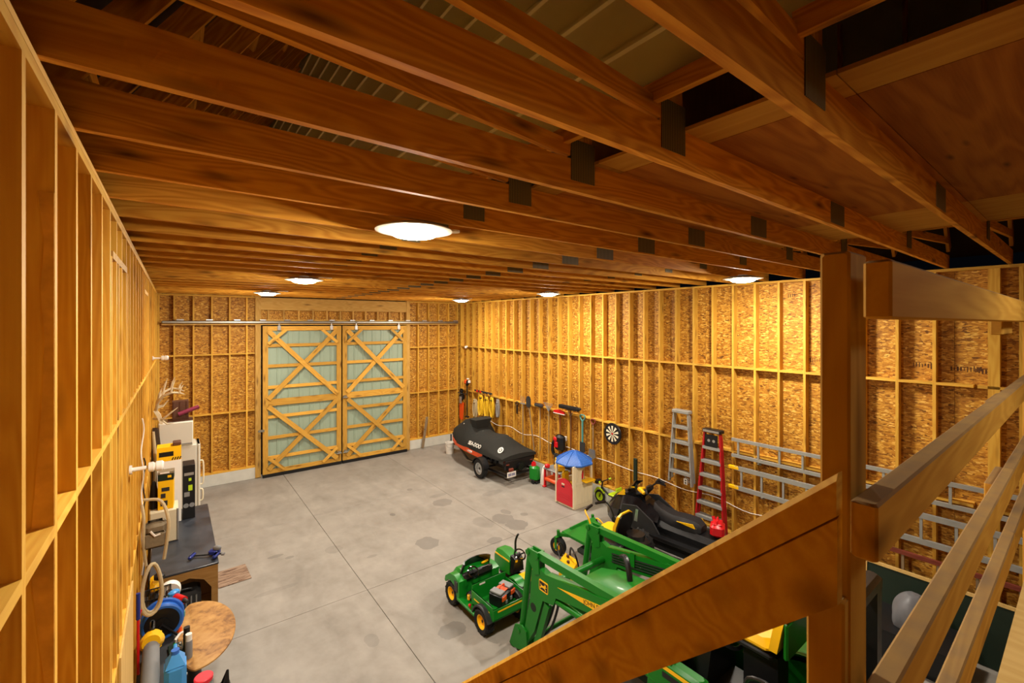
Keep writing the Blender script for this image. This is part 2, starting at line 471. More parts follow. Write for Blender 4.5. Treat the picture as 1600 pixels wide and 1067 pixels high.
for nm, c, d in (('baseboard_left', (-.385, 5.7, ZC / 2), (.15, 17.6, ZC)), ('baseboard_right', (8.64, 5.7, ZC / 2), (.16, 17.6, ZC))):
    o = link(nm, G().bbox(c, d, .008).mesh(nm, M['curb'])); o['kind'] = 'structure'
cb = struct('baseboard_back')
part('curb', G().bbox((.77, 14.56, ZC / 2), (2.2, .2, ZC), .008), 'curb', cb)
part('curb', G().bbox((7.62, 14.56, ZC / 2), (2.16, .2, ZC), .008), 'curb', cb)

# right wall
wr = struct('wall_right')
stud_y = [14.38 - .4064 * k for k in range(36)]
for y in stud_y:
    if abs(y - .85) < .25: continue
    stick('stud', (XR + .07, y, ZC + .04), (XR + .07, y, ZP), .14, .038, 'pine', wr, (1, 0, 0))
stick('post', (XR + .07, .80, ZC + .04), (XR + .07, .80, ZP), .14, .11, 'pine', wr, (1, 0, 0))
for z in (ROW1, ROW2):
    for k in range(35):
        a, b = stud_y[k + 1] + .019, stud_y[k] - .019
        stick('blocking', (XR + .07, a, z), (XR + .07, b, z), .14, .038, 'pine', wr, (1, 0, 0))
yy = YR
while yy < 14.5:
    e = min(yy + 3.66, 14.5)
    stick('bottom_plate', (XR + .07, yy, ZC + .02), (XR + .07, e, ZC + .02), .14, .038, 'pine', wr, (1, 0, 0))
    stick('top_plate', (XR + .07, yy, ZP + .019), (XR + .07, e, ZP + .019), .14, .038, 'pine', wr, (1, 0, 0))
    yy = e
for k in range(15):
    y1 = 14.6 - 1.2192 * k
    for z0, z1 in ((ZC - .02, 2.74), (2.745, 5.18)):
        sheet('osb_panel', (XR + .147, y1 - .61, (z0 + z1) / 2), (z1 - z0, 1.216, .012), 'osb', wr, (0, PI / 2, 0))
sq = random.Random(14)
for y, z, n in ((3.05, 3.78, 9), (2.62, 3.76, 9), (1.62, 3.80, 9), (1.22, 3.78, 10), (.98, 3.76, 6), (4.7, 3.72, 7), (6.0, 3.1, 6), (8.9, 2.9, 6), (9.3, 3.9, 6), (5.3, 4.95, 6), (11.0, 2.7, 5), (3.3, 4.9, 4)):
    g = G()
    for k in range(n): g.box((XR + .1405, y - .032 * k, z + sq.uniform(-.01, .01)), (.0015, .018 * sq.uniform(.4, 1), .085 * sq.uniform(.4, 1)))
    o = part('grade_stamp', g, 'stamp', wr); o['kind'] = 'stuff'
# left wall
wl = struct('wall_left')
stud_yl = [.42 + .4064 * k for k in range(35)]
stud_yl = [1.70 - .4064 * k for k in range(10, 0, -1)] + [1.70 + .4064 * k for k in range(32)]
def rowz(y): return 3.725 - .0155 * (y - 2) if y > 0 else 3.756
for y in stud_yl:
    stick('stud', (XL - .07, y, ZC + .04), (XL - .07, y, ZP), .14, .038, 'pine', wl, (1, 0, 0))
for y in (3.82, 4.30, 5.10):
    stick('stud', (XL - .07, y, ZC + .04), (XL - .07, y, 4.84), .14, .038, 'pine', wl, (1, 0, 0))
stick('window_header', (XL - .045, 3.90, 4.86), (XL - .045, 5.02, 4.86), .09, .05, 'pine2', wl, (1, 0, 0))
stick('window_header', (XL - .045, 8.10, 4.86), (XL - .045, 9.10, 4.86), .09, .05, 'pine2', wl, (1, 0, 0))
# bark-edged stud next to the second bay
bq = random.Random(9); zz = [1.0 + .16 * k for k in range(25)]
wn = [(XL - (.045 if 3.45 < z < 4.15 else .030) + bq.uniform(-.012, .012), z) for z in zz]
part('waney_edge', G().loft([[(XL - .001, 2.081, z), (XL - .001, 2.089, z), (x, 2.089, z), (x, 2.083, z)] for x, z in wn]), 'bark', wl, 'bark-edged strip of a stud')
for k in range(len(stud_yl) - 1):
    a, b = stud_yl[k] + .019, stud_yl[k + 1] - .019
    if b < -2.9: continue
    z = rowz((a + b) / 2)
    stick('blocking', (XL - .07, a, rowz(a)), (XL - .07, b, rowz(b)), .14, .038, 'pine', wl, (1, 0, 0))
    stick('blocking', (XL - .07, a, 2.0), (XL - .07, b, 2.0), .14, .038, 'pine', wl, (1, 0, 0))
yy = YR
while yy < 14.5:
    e = min(yy + 3.66, 14.5)
    stick('bottom_plate', (XL - .07, yy, ZC + .02), (XL - .07, e, ZC + .02), .14, .038, 'pine', wl, (1, 0, 0))
    stick('top_plate', (XL - .07, yy, ZP + .005), (XL - .07, e, ZP + .005), .14, .038, 'pine', wl, (1, 0, 0))
    stick('top_plate', (XL - .075, yy, ZP + .038), (XL - .075, min(e + .6, 14.5), ZP + .038), .15, .024, 'pine2', wl, (1, 0, 0))
    yy = e
for k in range(15):
    y1 = 14.6 - 1.2192 * k
    for z0, z1 in ((ZC - .02, 2.74), (2.745, 5.18)):
        sheet('osb_panel', (XL - .147, y1 - .61, (z0 + z1) / 2), (z1 - z0, 1.216, .012), 'osb', wl, (0, PI / 2, 0))
sheet('plywood_panel', (XL + .0065, 4.90, 1.02), (1.92, 1.22, .012), 'ply_pale', wl, (0, PI / 2, 0))
# back wall, with the door opening between two heavy posts
wb = struct('wall_back')
DX0, DX1, DXM, DZ = 2.0, 6.43, 4.225, 4.37
bl = [-.29] + [.03 + .4064 * k for k in range(5)]
br_ = [6.88 + .4064 * k for k in range(4)] + [8.47]
for x in bl + br_:
    stick('stud', (x, YB + .07, ZC + .04), (x, YB + .07, ZP), .14, .038, 'pine', wb, (0, 1, 0))
for a, b in zip(bl, bl[1:] + [1.87]):
    for z in (ROW1, ROW2): stick('blocking', (a + .019, YB + .07, z), (b - .019, YB + .07, z), .14, .038, 'pine', wb, (0, 1, 0))
for a, b in zip([6.55] + br_, br_):
    for z in (ROW1 + .01, ROW2): stick('blocking', (a + .019, YB + .07, z), (b - .019, YB + .07, z), .14, .038, 'pine', wb, (0, 1, 0))
stick('post', (1.93, YB + .04, .02), (1.93, YB + .04, ZP + .05), .14, .14, 'pine2', wb, (0, 1, 0))
stick('post', (6.49, YB + .04, .02), (6.49, YB + .04, ZP + .05), .14, .12, 'pine2', wb, (0, 1, 0))
stick('header_beam', (2.0, YB + .05, 4.97), (6.43, YB + .05, 4.97), .12, .36, 'pine2', wb, (0, 1, 0))
stick('door_header', (2.0, YB + .05, 4.47), (6.43, YB + .05, 4.47), .1, .09, 'pine2', wb, (0, 1, 0))
for k in range(11):
    x = 2.20 + .404 * k
    if x < 6.40: stick('cripple_stud', (x, YB + .07, 4.515), (x, YB + .07, 4.79), .1, .038, 'pine2', wb, (0, 1, 0))
sheet('osb_panel', (4.2, YB + .13, 4.66), (4.5, .012, .36), 'osb', wb)
for a, b in ((-.45, .76), (.762, 1.98), (6.45, 7.66), (7.662, 8.72)):
    for z0, z1 in ((ZC - .02, 2.74), (2.745, 5.2)):
        sheet('osb_panel', ((a + b) / 2, YB + .147, (z0 + z1) / 2), (z1 - z0, b - a, .012), 'osb', wb, (0, PI / 2, PI / 2))
for a, b in ((-.45, 1.86), (6.56, 8.7)):
    stick('bottom_plate', (a, YB + .07, ZC + .02), (b, YB + .07, ZC + .02), .14, .038, 'pine', wb, (0, 1, 0))
    stick('top_plate', (a, YB + .07, ZP + .019), (b, YB + .07, ZP + .019), .14, .038, 'pine', wb, (0, 1, 0))
# rear wall behind the loft (out of frame, closes the room)
wrr = struct('wall_rear')
for k in range(8):
    for z0, z1 in ((0, 2.6), (2.605, 5.2)):
        sheet('osb_panel', (-.45 + 1.219 * k + .61, YR - .1, (z0 + z1) / 2), (z1 - z0, 1.216, .012), 'osb', wrr, (0, PI / 2, PI / 2))
for k in range(16): stick('stud', (-.3 + .61 * k, YR - .04, .02), (-.3 + .61 * k, YR - .04, ZP), .1, .038, 'pine', wrr, (0, 1, 0))

# sliding doors
def sliding_door(nm, x0, x1):
    d = struct(nm); y = YB - .10
    n = int((x1 - x0 - .1) / .3) + 1
    pw = (x1 - x0 - .10) / n
    for k in range(n):      # ribbed steel: one sheet per rib pitch
        a = x0 + .05 + pw * k; b = a + pw
        g = G().prism([(a, 0), (a, .012), (a + .02, .012), (a + .03, .03), (a + .05, .03), (a + .06, .012), (a + pw / 2 - .02, .012), (a + pw / 2 - .012, .018), (a + pw / 2 + .012, .018), (a + pw / 2 + .02, .012), (b - .001, .012), (b - .001, 0)], 'Z', .12, 4.30)
        g.v = [(p[0], YB - .045 - p[1], p[2]) for p in g.v]
        part('steel_panel', g, 'steel_green', d)
    for x in (x0 + .07, x1 - .07): stick('stile', (x, y, .08), (x, y, DZ - .04), .05, .135, 'doorwood', d, (0, 1, 0))
    L, Rr = x0 + .138, x1 - .138
    for z, h in ((4.26, .13), (3.77, .09), (3.18, .09), (2.57, .09), (2.13, .19), (1.72, .09), (1.12, .09), (.55, .09), (.15, .12)):
        stick('rail', (L, y, z), (Rr, y, z), .04, h, 'doorwood', d, (0, 1, 0))
    for za, zb in ((2.23, 4.19), (.22, 2.03)):
        stick('brace', (L, y - .035, za), (Rr, y - .035, zb), .03, .13, 'doorwood', d, (0, 1, 0))
        stick('brace', (L, y - .065, zb), (Rr, y - .065, za), .03, .13, 'doorwood', d, (0, 1, 0))
    for xa, za, xb, zb in ((L, 3.82, L + .45, 4.22), (Rr, 3.82, Rr - .45, 4.22), (L, .56, L + .42, .18), (Rr, .56, Rr - .42, .18)):
        stick('corner_brace', (xa, y - .088, za), (xb, y - .088, zb), .02, .085, 'doorwood', d, (0, 1, 0))
    for x in (x0 + .42, x1 - .30):
        h = part('door_hanger', G().bbox((x, y - .035, 4.27), (.09, .03, .14), .006).box((x, y - .035, 4.36), (.03, .012, .12)), 'silver', d)
        part('roller', G().cyl((x - .03, y - .02, 4.43), (x + .03, y - .02, 4.43), .035), 'galv', h)
    part('bottom_seal', G().box(((x0 + x1) / 2, y - .01, .05), (x1 - x0, .07, .09)), 'black', d)
    return d
d1 = sliding_door('door_1', DX0 + .03, DXM - .02)
d2 = sliding_door('door_2', DXM + .02, DX1 - .03)
for x, z in ((DXM + .08, 2.10), (DXM - .10, .38), (DXM + .10, .38)):
    part('door_latch', G().bbox((x, YB - .17, z), (.11, .05, .09), .008).cyl((x - .08, YB - .19, z - .02), (x + .08, YB - .19, z - .02), .012), 'galv', d2 if x > DXM else d1)
part('door_latch', G().bbox((2.0, YB - .16, 1.36), (.14, .05, .06), .008).cyl((1.94, YB - .20, 1.36), (1.94, YB - .13, 1.36), .03), 'galv', d1)
tr = struct('trim_1')
part('track_tube', G().bbox((4.1, YB - .11, 4.44), (8.66, .075, .075), .02), 'galv', tr, 'grey steel door track')
part('track_board', G().box((4.1, YB - .035, 4.385), (8.66, .05, .05)), 'pine2', tr)
for k in range(14): part('track_bracket', G().bbox((.15 + .63 * k, YB - .08, 4.50), (.16, .08, .035), .006), 'silver', tr)

# ceiling: bottom chords of attic trusses, plates, attic floor
ce = struct('ceiling')
gus = G().bbox((0, 0, 0), (.2, .004, .24), .001).mesh('gusset_plate', M['gusset'])
gus2 = G().bbox((0, 0, 0), (.30, .004, .165), .001).mesh('gusset_plate', M['gusset'])
for k in range(-5, 24):
    y = JY + JS * k; yc = y - .019
    jt = stick('joist', (-.45, yc, ZJ + JD / 2), (8.70, yc, ZJ + JD / 2), JD, .038, 'fir', ce, (0, 0, 1))
    for x, me, z in ((1.93, gus, 5.36), (4.2, gus2, 5.275), (6.45, gus, 5.36)):
        link('gusset_plate', me, ce, (x, y - .0405, z))
    stick('web_chord', (-.40, yc, 5.47 + .102), (1.83, yc, 5.425), .089, .036, 'fir', ce, (0, 0, 1))
    stick('web_chord', (8.66, yc, 5.47 + .102), (6.5, yc, 5.425), .089, .036, 'fir', ce, (0, 0, 1))
    stick('knee_post', (1.94, yc, 5.37), (1.94, yc, 8.0), .036, .14, 'fir', ce, (0, 1, 0))
    stick('knee_post', (6.42, yc, 5.37), (6.42, yc, 8.0), .036, .14, 'fir', ce, (0, 1, 0))
for y0 in (-3.0, .69, 4.38, 8.07, 11.2):
    for x in (1.79, 6.58): stick('brace', (x, y0, 5.485), (x, y0 + 3.66, 5.485), .089, .038, 'fir', ce, (0, 0, 1))
for k in range(15):
    y0 = -3.0 + 1.2 * k
    sheet('plywood_panel', (3.61, y0 + .6, 5.372), (2.68, 1.196, .015), 'ply', ce)
    for xc, wd in ((2.145, .24), (5.5, 1.09)):
        sheet('floor_strip', (xc, y0 + .6, 5.374), (1.196, wd, .018), 'strip', ce, (0, 0, PI / 2))
sheet('attic_partition', (4.15, 1.95, 6.25), (1.7, 4.1, .012), 'ply_pale', ce, (0, PI / 2, PI / 2))
ro = struct('roof')
for sgn in (1, -1):      # gambrel: steep lower slopes, knee walls clad in ribbed steel, flatter upper slopes
    X = lambda x: x if sgn > 0 else 8.25 - x
    def slope(nm, a, c, t, mat):
        (x0, z0), (x1, z1) = a, c
        part(nm, G().loft([[(X(x0), -3.3, z0), (X(x0), 14.9, z0), (X(x0), 14.9, z0 + t), (X(x0), -3.3, z0 + t)], [(X(x1), -3.3, z1), (X(x1), 14.9, z1), (X(x1), 14.9, z1 + t), (X(x1), -3.3, z1 + t)]]), mat, ro)
    slope('roof_deck', (-.75, 5.36), (1.83, 9.22), .06, 'felt')
    slope('roof_deck', (1.83, 9.22), (4.125, 10.4), .06, 'felt')
    for k in range(-5, 24):
        yc = JY + JS * k - .019
        stick('rafter', (X(-.55), yc, 5.46), (X(1.72), yc, 8.90), .036, .14, 'fir', ro, (0, 1, 0))
    for q in range(5):
        f = .12 + .2 * q; x = -.75 + 2.58 * f; z = 5.36 + 3.86 * f
        stick('purlin', (X(x + .06), -3.2, z - .04), (X(x + .06), 14.7, z - .04), .038, .089, 'fir', ro, (sgn * .55, 0, .83))
    z = 5.53
    while z < 9.15:
        h = min(.92, 9.2 - z); pr = []; d = 0
        while d < h - .02:
            e = min(d + .31, h); pr += [(d, 0), (e - .055, 0), (e - .045, -.018), (e - .025, -.018), (e - .012, 0)]; d = e
        pr += [(h, 0), (h, .008), (0, .008)]
        part('knee_wall_sheet', G().loft([[(X(1.835 + p), y, z + dd) for dd, p in pr] for y in (-3.2, 14.6)]), 'roof_steel', ro)
        z += .925
for y in (-3.15, 14.72):
    part('gable_sheathing', G().prism([(-.75, 5.2), (9.0, 5.2), (9.0, 5.4), (6.42, 9.25), (4.12, 10.4), (1.83, 9.25), (-.75, 5.4)], 'Y', y, y + .02), 'osb', ro)
# loft floor beneath the camera
lf = struct('loft_floor')
ZL = EYE - 1.20
for k in range(8):
    x0 = -.28 + 1.15 * k + (0 if k else 0)
    ye = .20 if k else .22
    sheet('plywood_sheet', (x0 + .573, (ye - 2.95) / 2, ZL - .01), (ye + 2.95, 1.146, .02), 'ply_pale', lf, (0, 0, PI / 2))
for k in range(8): stick('joist', (.3 + 1.1 * k, -2.95, ZL - .13), (.3 + 1.1 * k, .15, ZL - .13), .038, .22, 'pine', lf, (1, 0, 0))
stick('rim_board', (-.28, .175, ZL - .14), (8.5, .175, ZL - .14), .038, .24, 'pine', lf, (0, 1, 0))
for x in (3.2, 5.7): stick('post', (x, .14, .02), (x, .14, ZL - .26), .1, .1, 'pine', lf, (0, 1, 0))

# loft railing: post and long rails
ra = thing('loft_railing', 'timber guard railing with long rails along the loft edge', 'railing', (.92, .22, ZL))
def ras(n, a, b, sx, sy, side, ch=.004): return stick(n, [p - q for p, q in zip(a, (.92, .22, ZL))], [p - q for p, q in zip(b, (.92, .22, ZL))], sx, sy, 'rail', ra, side, ch)
for zc, yc, x0 in ((.0525, .205, .87), (-.330, .222, .87), (-.665, .222, .87), (-.935, .222, .90)):
    ras('rail', (x0, yc, EYE + zc), (2.84, yc, EYE + zc), .036, .092, (0, 1, 0))
    ras('rail', (2.844, yc, EYE + zc), (5.2, yc, EYE + zc), .036, .092, (0, 1, 0))
    if zc > -.9: ras('splice_block', (2.66, yc + .037, EYE + zc - .045), (3.0, yc + .037, EYE + zc - .045), .036, .11, (0, 1, 0))
ras('post', (.945, .270, .02), (.945, .270, EYE + .122), .044, .09, (0, 1, 0))
ras('post', (.906, .2785, .02), (.906, .2785, EYE - .46), .05, .056, (1, 0, 0))
ras('post', (4.4, .262, .02), (4.4, .262, EYE + .10), .038, .09, (0, 1, 0))
sg = thing('stair_guard', 'sloping board guard beside the stair, wide board under a narrow one', 'guard', (.87, .25, EYE - .25))
def guard_board(z0, z1, back, ch):
    sl = -.93; y0, y1 = .252, 3.4
    xa = -.021 + back; rg = []
    for y in (y0, y1):
        a, b = z0 + .25 + sl * (y - y0), z1 + .25 + sl * (y - y0)
        rg.append([(xa, y - .25, b + .002), (.006, y - .25, b), (.006, y - .25, a), (xa + .007, y - .25, a), (xa, y - .25, a - ch)])
    part('guard_board', G().loft(rg), 'rail_slope', sg)
guard_board(-.243, -.3135, 0, .011); guard_board(-.3135, -.458, .004, .003)
stair = thing('staircase', 'timber stair going down along the stud wall from the loft', 'stairs', (.26, .3, 0))
for k in range(12):
    z = ZL - .24 * (k + 1); y = .25 + .26 * k
    part('tread', G().box((0, y - .3 + .13, z), (.98, .28, .038)), 'pine', stair)
for x in (-.50, .50): stick('stringer', (x, 0, ZL - .25), (x, 3.15, ZL - .25 - .93 * 3.12), .038, .24, 'pine', stair, (1, 0, 0))

# ------------------------------------------------------------------ ceiling lamps
lamp_rows = [(2.5, -.55, 'lamp over the loft floor behind the railing'), (1.46, 3.14, 'largest lamp dish, under the joists over the stair side of the barn'), (1.70, 7.8, 'second lamp from the camera on the stair side row'), (1.76, 11.75, 'lamp close to the sliding doors on the stair side row'),
             (6.98, 11.70, 'lamp hanging nearest the covered watercraft corner'), (7.15, 7.93, 'middle lamp of the row along the ladder wall'), (7.18, 3.38, 'lamp above the snowmobile beside the railing post')]
dish = G().lathe([(.0, .045), (.10, .045), (.20, .034), (.286, .004), (.288, -.004), (.25, -.010), (.187, -.012), (.0, -.008)], 40).mesh('dish', M['dish'])
dome = G().lathe([(.183, -.012), (.177, -.026), (.150, -.044), (.09, -.056), (.001, -.06)], 32).mesh('dome', M['glow'])
dome2 = dome.copy(); dome2.materials[0] = M['glow_dim']
can = G().cyl((0, 0, .03), (0, 0, .062), .09, .07, 20).mesh('mount', M['white'])
wire = G().tube([(.2, .05, .035), (.26, .06, .06), (.33, .10, .066), (.40, .12, .07)], .006).cyl((.42, .13, .06), (.42, .13, .075), .05).mesh('cable', M['white'])
for x, y, lab in lamp_rows:
    t = thing('ceiling_lamp', 'white round dish ' + lab, 'lamp', (x, y, ZJ - .066), 0, 'round dish lamps under the joists')
    link('dish', dish, t); link('dome', dome if y > 0 else dome2, t); link('mount', can, t); link('cable', wire, t)

# ------------------------------------------------------------------ wheels and shared bits
WH = {}
def wheel(parent, c, r, wd, rim='yellow', name='wheel', lugs=0, hubr=.55, rot=0):
    key = (r, wd, rim, lugs, hubr)
    if key not in WH:
        g = G(); h = wd / 2; q = hubr * r
        g.lathe([(q, -h * .8), (r * .86, -h), (r * .96, -h * .85), (r, -h * .5), (r, h * .5), (r * .96, h * .85), (r * .86, h), (q, h * .8), (q * .97, 0)], 30, axis='X', closed=True)
        for i in range(lugs):
            t = 2 * PI * i / lugs
            for sx, dt in ((-1, 0), (1, PI / lugs)):
                m = Matrix.Rotation(t + dt, 4, 'X') @ Matrix.Translation((sx * h * .42, 0, r * 1.0)) @ Matrix.Rotation(sx * .5, 4, 'Z')
                k = G().box((0, 0, 0), (h * .95, r * .13, r * .07)).xf(m); g.add(k.v, k.f)
        rg = G()
        rg.lathe([(.001, -h * .35), (q * .30, -h * .38), (q * .34, -h * .2), (q * .78, -h * .12), (q * .86, -h * .7), (q * .99, -h * .78), (q * .99, h * .78), (q * .86, h * .7), (q * .78, h * .12), (q * .34, h * .2), (q * .30, h * .38), (.001, h * .35)], 24, axis='X')
        hub = G().cyl((-h * .45, 0, 0), (h * .45, 0, 0), q * .2, n=12)
        WH[key] = (g.mesh('tyre', M['rubber']), rg.mesh('rim', M[rim]), hub.mesh('hub_cap', M['black']))
    t, rm, hb = WH[key]
    o = link(name, t, parent, c, (0, 0, rot)); link('rim', rm, o); link('hub_cap', hb, o)
    return o
def rotm(axis, deg): return Matrix.Rotation(math.radians(deg), 4, axis)

# ------------------------------------------------------------------ ride-on utility vehicle (toy)
gv = thing('ride_on_utility', 'green toy ride-on utility truck with dump bed and yellow wheels', 'ride-on toy', (3.84, 5.70, 0))
for x in (-.31, .31):
    for y in (.43, -.42): wheel(gv, (x, y, .172), .172, .15, 'yellow', 'wheel', 14, .58)
part('chassis', G().box((0, 0, .19), (.46, 1.05, .07)).cyl((-.3, .43, .172), (.3, .43, .172), .02).cyl((-.3, -.42, .172), (.3, -.42, .172), .02), 'black', gv)
g = G().loft([[(-.24, .16, .17), (.24, .16, .17), (.24, .16, .20), (-.24, .16, .20)], [(-.34, -.24, .17), (.34, -.24, .17), (.34, -.24, .20), (-.34, -.24, .20)]])
g.bbox((0, -.03, .195), (.78, .50, .05), .012)
part('floor_pan', g, 'toygreen', gv)
# nose: curved fenders and hood
g = G()
ring = lambda y, w, z0, z1: [(-w, y, z0), (-w, y, z0 + (z1 - z0) * .7), (-w * .8, y, z1), (w * .8, y, z1), (w, y, z0 + (z1 - z0) * .7), (w, y, z0)]
g.loft([ring(.20, .30, .2, .50), ring(.36, .30, .26, .54), ring(.52, .27, .27, .50), ring(.63, .22, .25, .42), ring(.66, .18, .25, .36)])
part('hood', g, 'toygreen', gv)
for sx in (-1, 1):
    pts = [(.17, .17), (.17, .46), (.30, .50), (.46, .48), (.60, .38), (.62, .30), (.58, .29), (.52, .355), (.43, .375), (.34, .355), (.26, .29), (.24, .17)]
    part('fender', G().prism(pts, 'X', sx * .24, sx * .375), 'toygreen', gv)
    part('fender_insert', G().bbox((sx * .376, .26, .36), (.012, .10, .16), .004), 'black', gv)
part('bumper', G().tube([(-.24, .60, .27), (-.2, .69, .27), (.2, .69, .27), (.24, .60, .27)], .018).bbox((0, .68, .31), (.2, .03, .06), .01), 'black', gv)
g = G()
arc = [(.28 * math.cos(t), .30 + .13 * math.sin(t)) for t in (PI * k / 12 for k in range(13))]
g.loft([[(x, y, .50) for x, y in arc] + [(x * .9, y * .98 - .01, .50) for x, y in reversed(arc)], [(x * .92, y - .06, .66) for x, y in arc] + [(x * .84, y * .98 - .07, .66) for x, y in reversed(arc)]])
part('windshield', g, 'gloss_black', gv)
db = part('dashboard', G().bbox((0, .25, .46), (.54, .16, .12), .03, (-25, 0, 0)), 'black', gv)
part('gauge_sticker', G().bbox((.13, .225, .525), (.12, .07, .008), .003, (-25, 0, 0)), 'grey', db)
part('dash_label', G().bbox((.2, .30, .55), (.16, .05, .03), .006, (-25, 0, 10)), 'yellow', gv)
sw = part('steering_wheel', G().lathe([(.082, -.012), (.098, 0), (.082, .012), (.07, 0)], 24, closed=True).box((0, 0, 0), (.15, .02, .012)).box((0, .03, 0), (.02, .07, .012)).cyl((0, 0, -.1), (0, 0, .01), .02).xf(Matrix.Translation((-.13, .15, .55)) @ rotm('X', 38)), 'gloss_black', gv)
st = part('seat', G().bbox((0, .06, .26), (.56, .18, .09), .03).bbox((0, -.04, .35), (.56, .05, .20), .02), 'seat', gv)
bd = part('dump_bed', G().bbox((0, -.36, .265), (.62, .56, .02), .006).bbox((-.305, -.36, .36), (.02, .56, .19), .008).bbox((.305, -.36, .36), (.02, .56, .19), .008).bbox((0, -.635, .345), (.62, .02, .15), .008).bbox((0, -.09, .395), (.62, .02, .26), .008), 'toygreen', gv)
for x in (-.315, .315): part('bed_stripe', G().box((x, -.36, .355), (.004, .40, .018)), 'yellow', bd)
part('tailgate_stripe', G().box((0, -.647, .375), (.46, .004, .02)), 'yellow', bd)
part('bed_label', G().box((-.13, -.0785, .49), (.10, .004, .025)).box((-.13, -.1015, .49), (.10, .004, .025)), 'white', bd)
for sx in (-1, 1):
    arc = [(.20 * math.cos(t) - .42, .172 + .20 * math.sin(t)) for t in (math.radians(a) for a in range(10, 175, 15))]
    arc2 = [(.225 * math.cos(t) - .42, .172 + .225 * math.sin(t)) for t in (math.radians(a) for a in range(10, 175, 15))]
    part('rear_fender', G().prism(arc + arc2[::-1], 'X', sx * .235, sx * .385), 'dark', gv)
part('dump_lever', G().cyl((-.36, -.13, .22), (-.37, -.13, .25), .012).ell((-.37, -.13, .265), (.024, .024, .024)), 'red', gv)
for x in (-.335, .335): part('side_trim', G().bbox((x, -.045, .33), (.04, .05, .09), .015), 'yellow', gv)
# organiser case in the bed
tb = thing('parts_organiser', 'black tool case with grey and orange lidded boxes in dump bed', 'tool case', (3.90, 5.36, .278), 18)
part('case_body', G().bbox((0, 0, .085), (.34, .24, .17), .015), 'black', tb)
for x in (-.11, .11):
    part('organiser_lid', G().bbox((x, .0, .19), (.115, .20, .03), .006), 'grey', tb)
    part('organiser_box', G().bbox((x, -.125, .13), (.10, .02, .07), .006), 'orange', tb)
part('carry_handle', G().tube([(-.05, 0, .18), (-.05, 0, .225), (.05, 0, .225), (.05, 0, .18)], .010).bbox((0, .0, .182), (.09, .16, .014), .004), 'orange', tb)
for x in (-.06, .06): part('latch', G().bbox((x, -.128, .06), (.04, .02, .05), .004), 'grey', tb)

# ------------------------------------------------------------------ toy pedal tractor behind it
pt = thing('ride_on_tractor', 'small green ride-on toy tractor with yellow seat and black steering wheel', 'ride-on toy', (4.54, 5.80, 0))
ring = lambda y, w, z0, z1: [(-w, y, z0), (-w, y, z1 - .05), (-w * .7, y, z1), (w * .7, y, z1), (w, y, z1 - .05), (w, y, z0)]
part('hood', G().loft([ring(.05, .13, .26, .52), ring(.3, .13, .24, .56), ring(.46, .12, .24, .53), ring(.52, .10, .24, .46)]), 'toygreen', pt)
for x in (-.133, .133): part('hood_stripe', G().box((x, .25, .48), (.006, .40, .025)), 'yellow', pt)
part('grille', G().bbox((0, .522, .37), (.16, .02, .16), .01), 'black', pt)
part('chassis', G().box((0, 0, .2), (.16, .8, .1)).cyl((-.24, .36, .11), (.24, .36, .11), .015).cyl((-.24, -.3, .19), (.24, -.3, .19), .018), 'black', pt)
part('console', G().loft([[(-.12, .08, .3), (.12, .08, .3), (.12, -.02, .3), (-.12, -.02, .3)], [(-.10, .06, .57), (.10, .06, .57), (.08, -.04, .53), (-.08, -.04, .53)]]), 'black', pt)
part('steering_wheel', G().lathe([(.088, -.011), (.105, 0), (.088, .011), (.078, 0)], 24, closed=True).box((0, 0, 0), (.16, .02, .012)).cyl((0, 0, -.1), (0, 0, 0), .02).xf(Matrix.Translation((0, -.07, .61)) @ rotm('X', 35)), 'gloss_black', pt)
part('exhaust_pipe', G().tube([(.10, .18, .5), (.10, .18, .70), (.115, .15, .80), (.12, .13, .83)], .018), 'black', pt)
part('seat', G().bbox((0, -.26, .33), (.27, .24, .06), .02).loft([[(-.13, -.36, .34), (.13, -.36, .34), (.13, -.40, .34), (-.13, -.40, .34)], [(-.14, -.38, .48), (.14, -.38, .48), (.14, -.42, .48), (-.14, -.42, .48)], [(-.09, -.40, .58), (.09, -.40, .58), (.09, -.43, .58), (-.09, -.43, .58)]]), 'yellow', pt)
for sx in (-1, 1):
    wheel(pt, (sx * .22, -.28, .19), .19, .10, 'yellow', 'wheel', 12, .6); wheel(pt, (sx * .22, .36, .115), .115, .08, 'yellow', 'wheel', 0, .6)
    arc = [(.2 * math.cos(t) - .28, .19 + .2 * math.sin(t)) for t in (math.radians(a) for a in range(20, 150, 13))]
    arc2 = [(.225 * math.cos(t) - .28, .19 + .225 * math.sin(t)) for t in (math.radians(a) for a in range(20, 150, 13))]
    part('fender', G().prism(arc + arc2[::-1], 'X', sx * .16, sx * .31), 'toygreen', pt)
    part('dash_decal', G().bbox((sx * .05, -.035, .50), (.05, .02, .04), .005), 'yellow', pt)

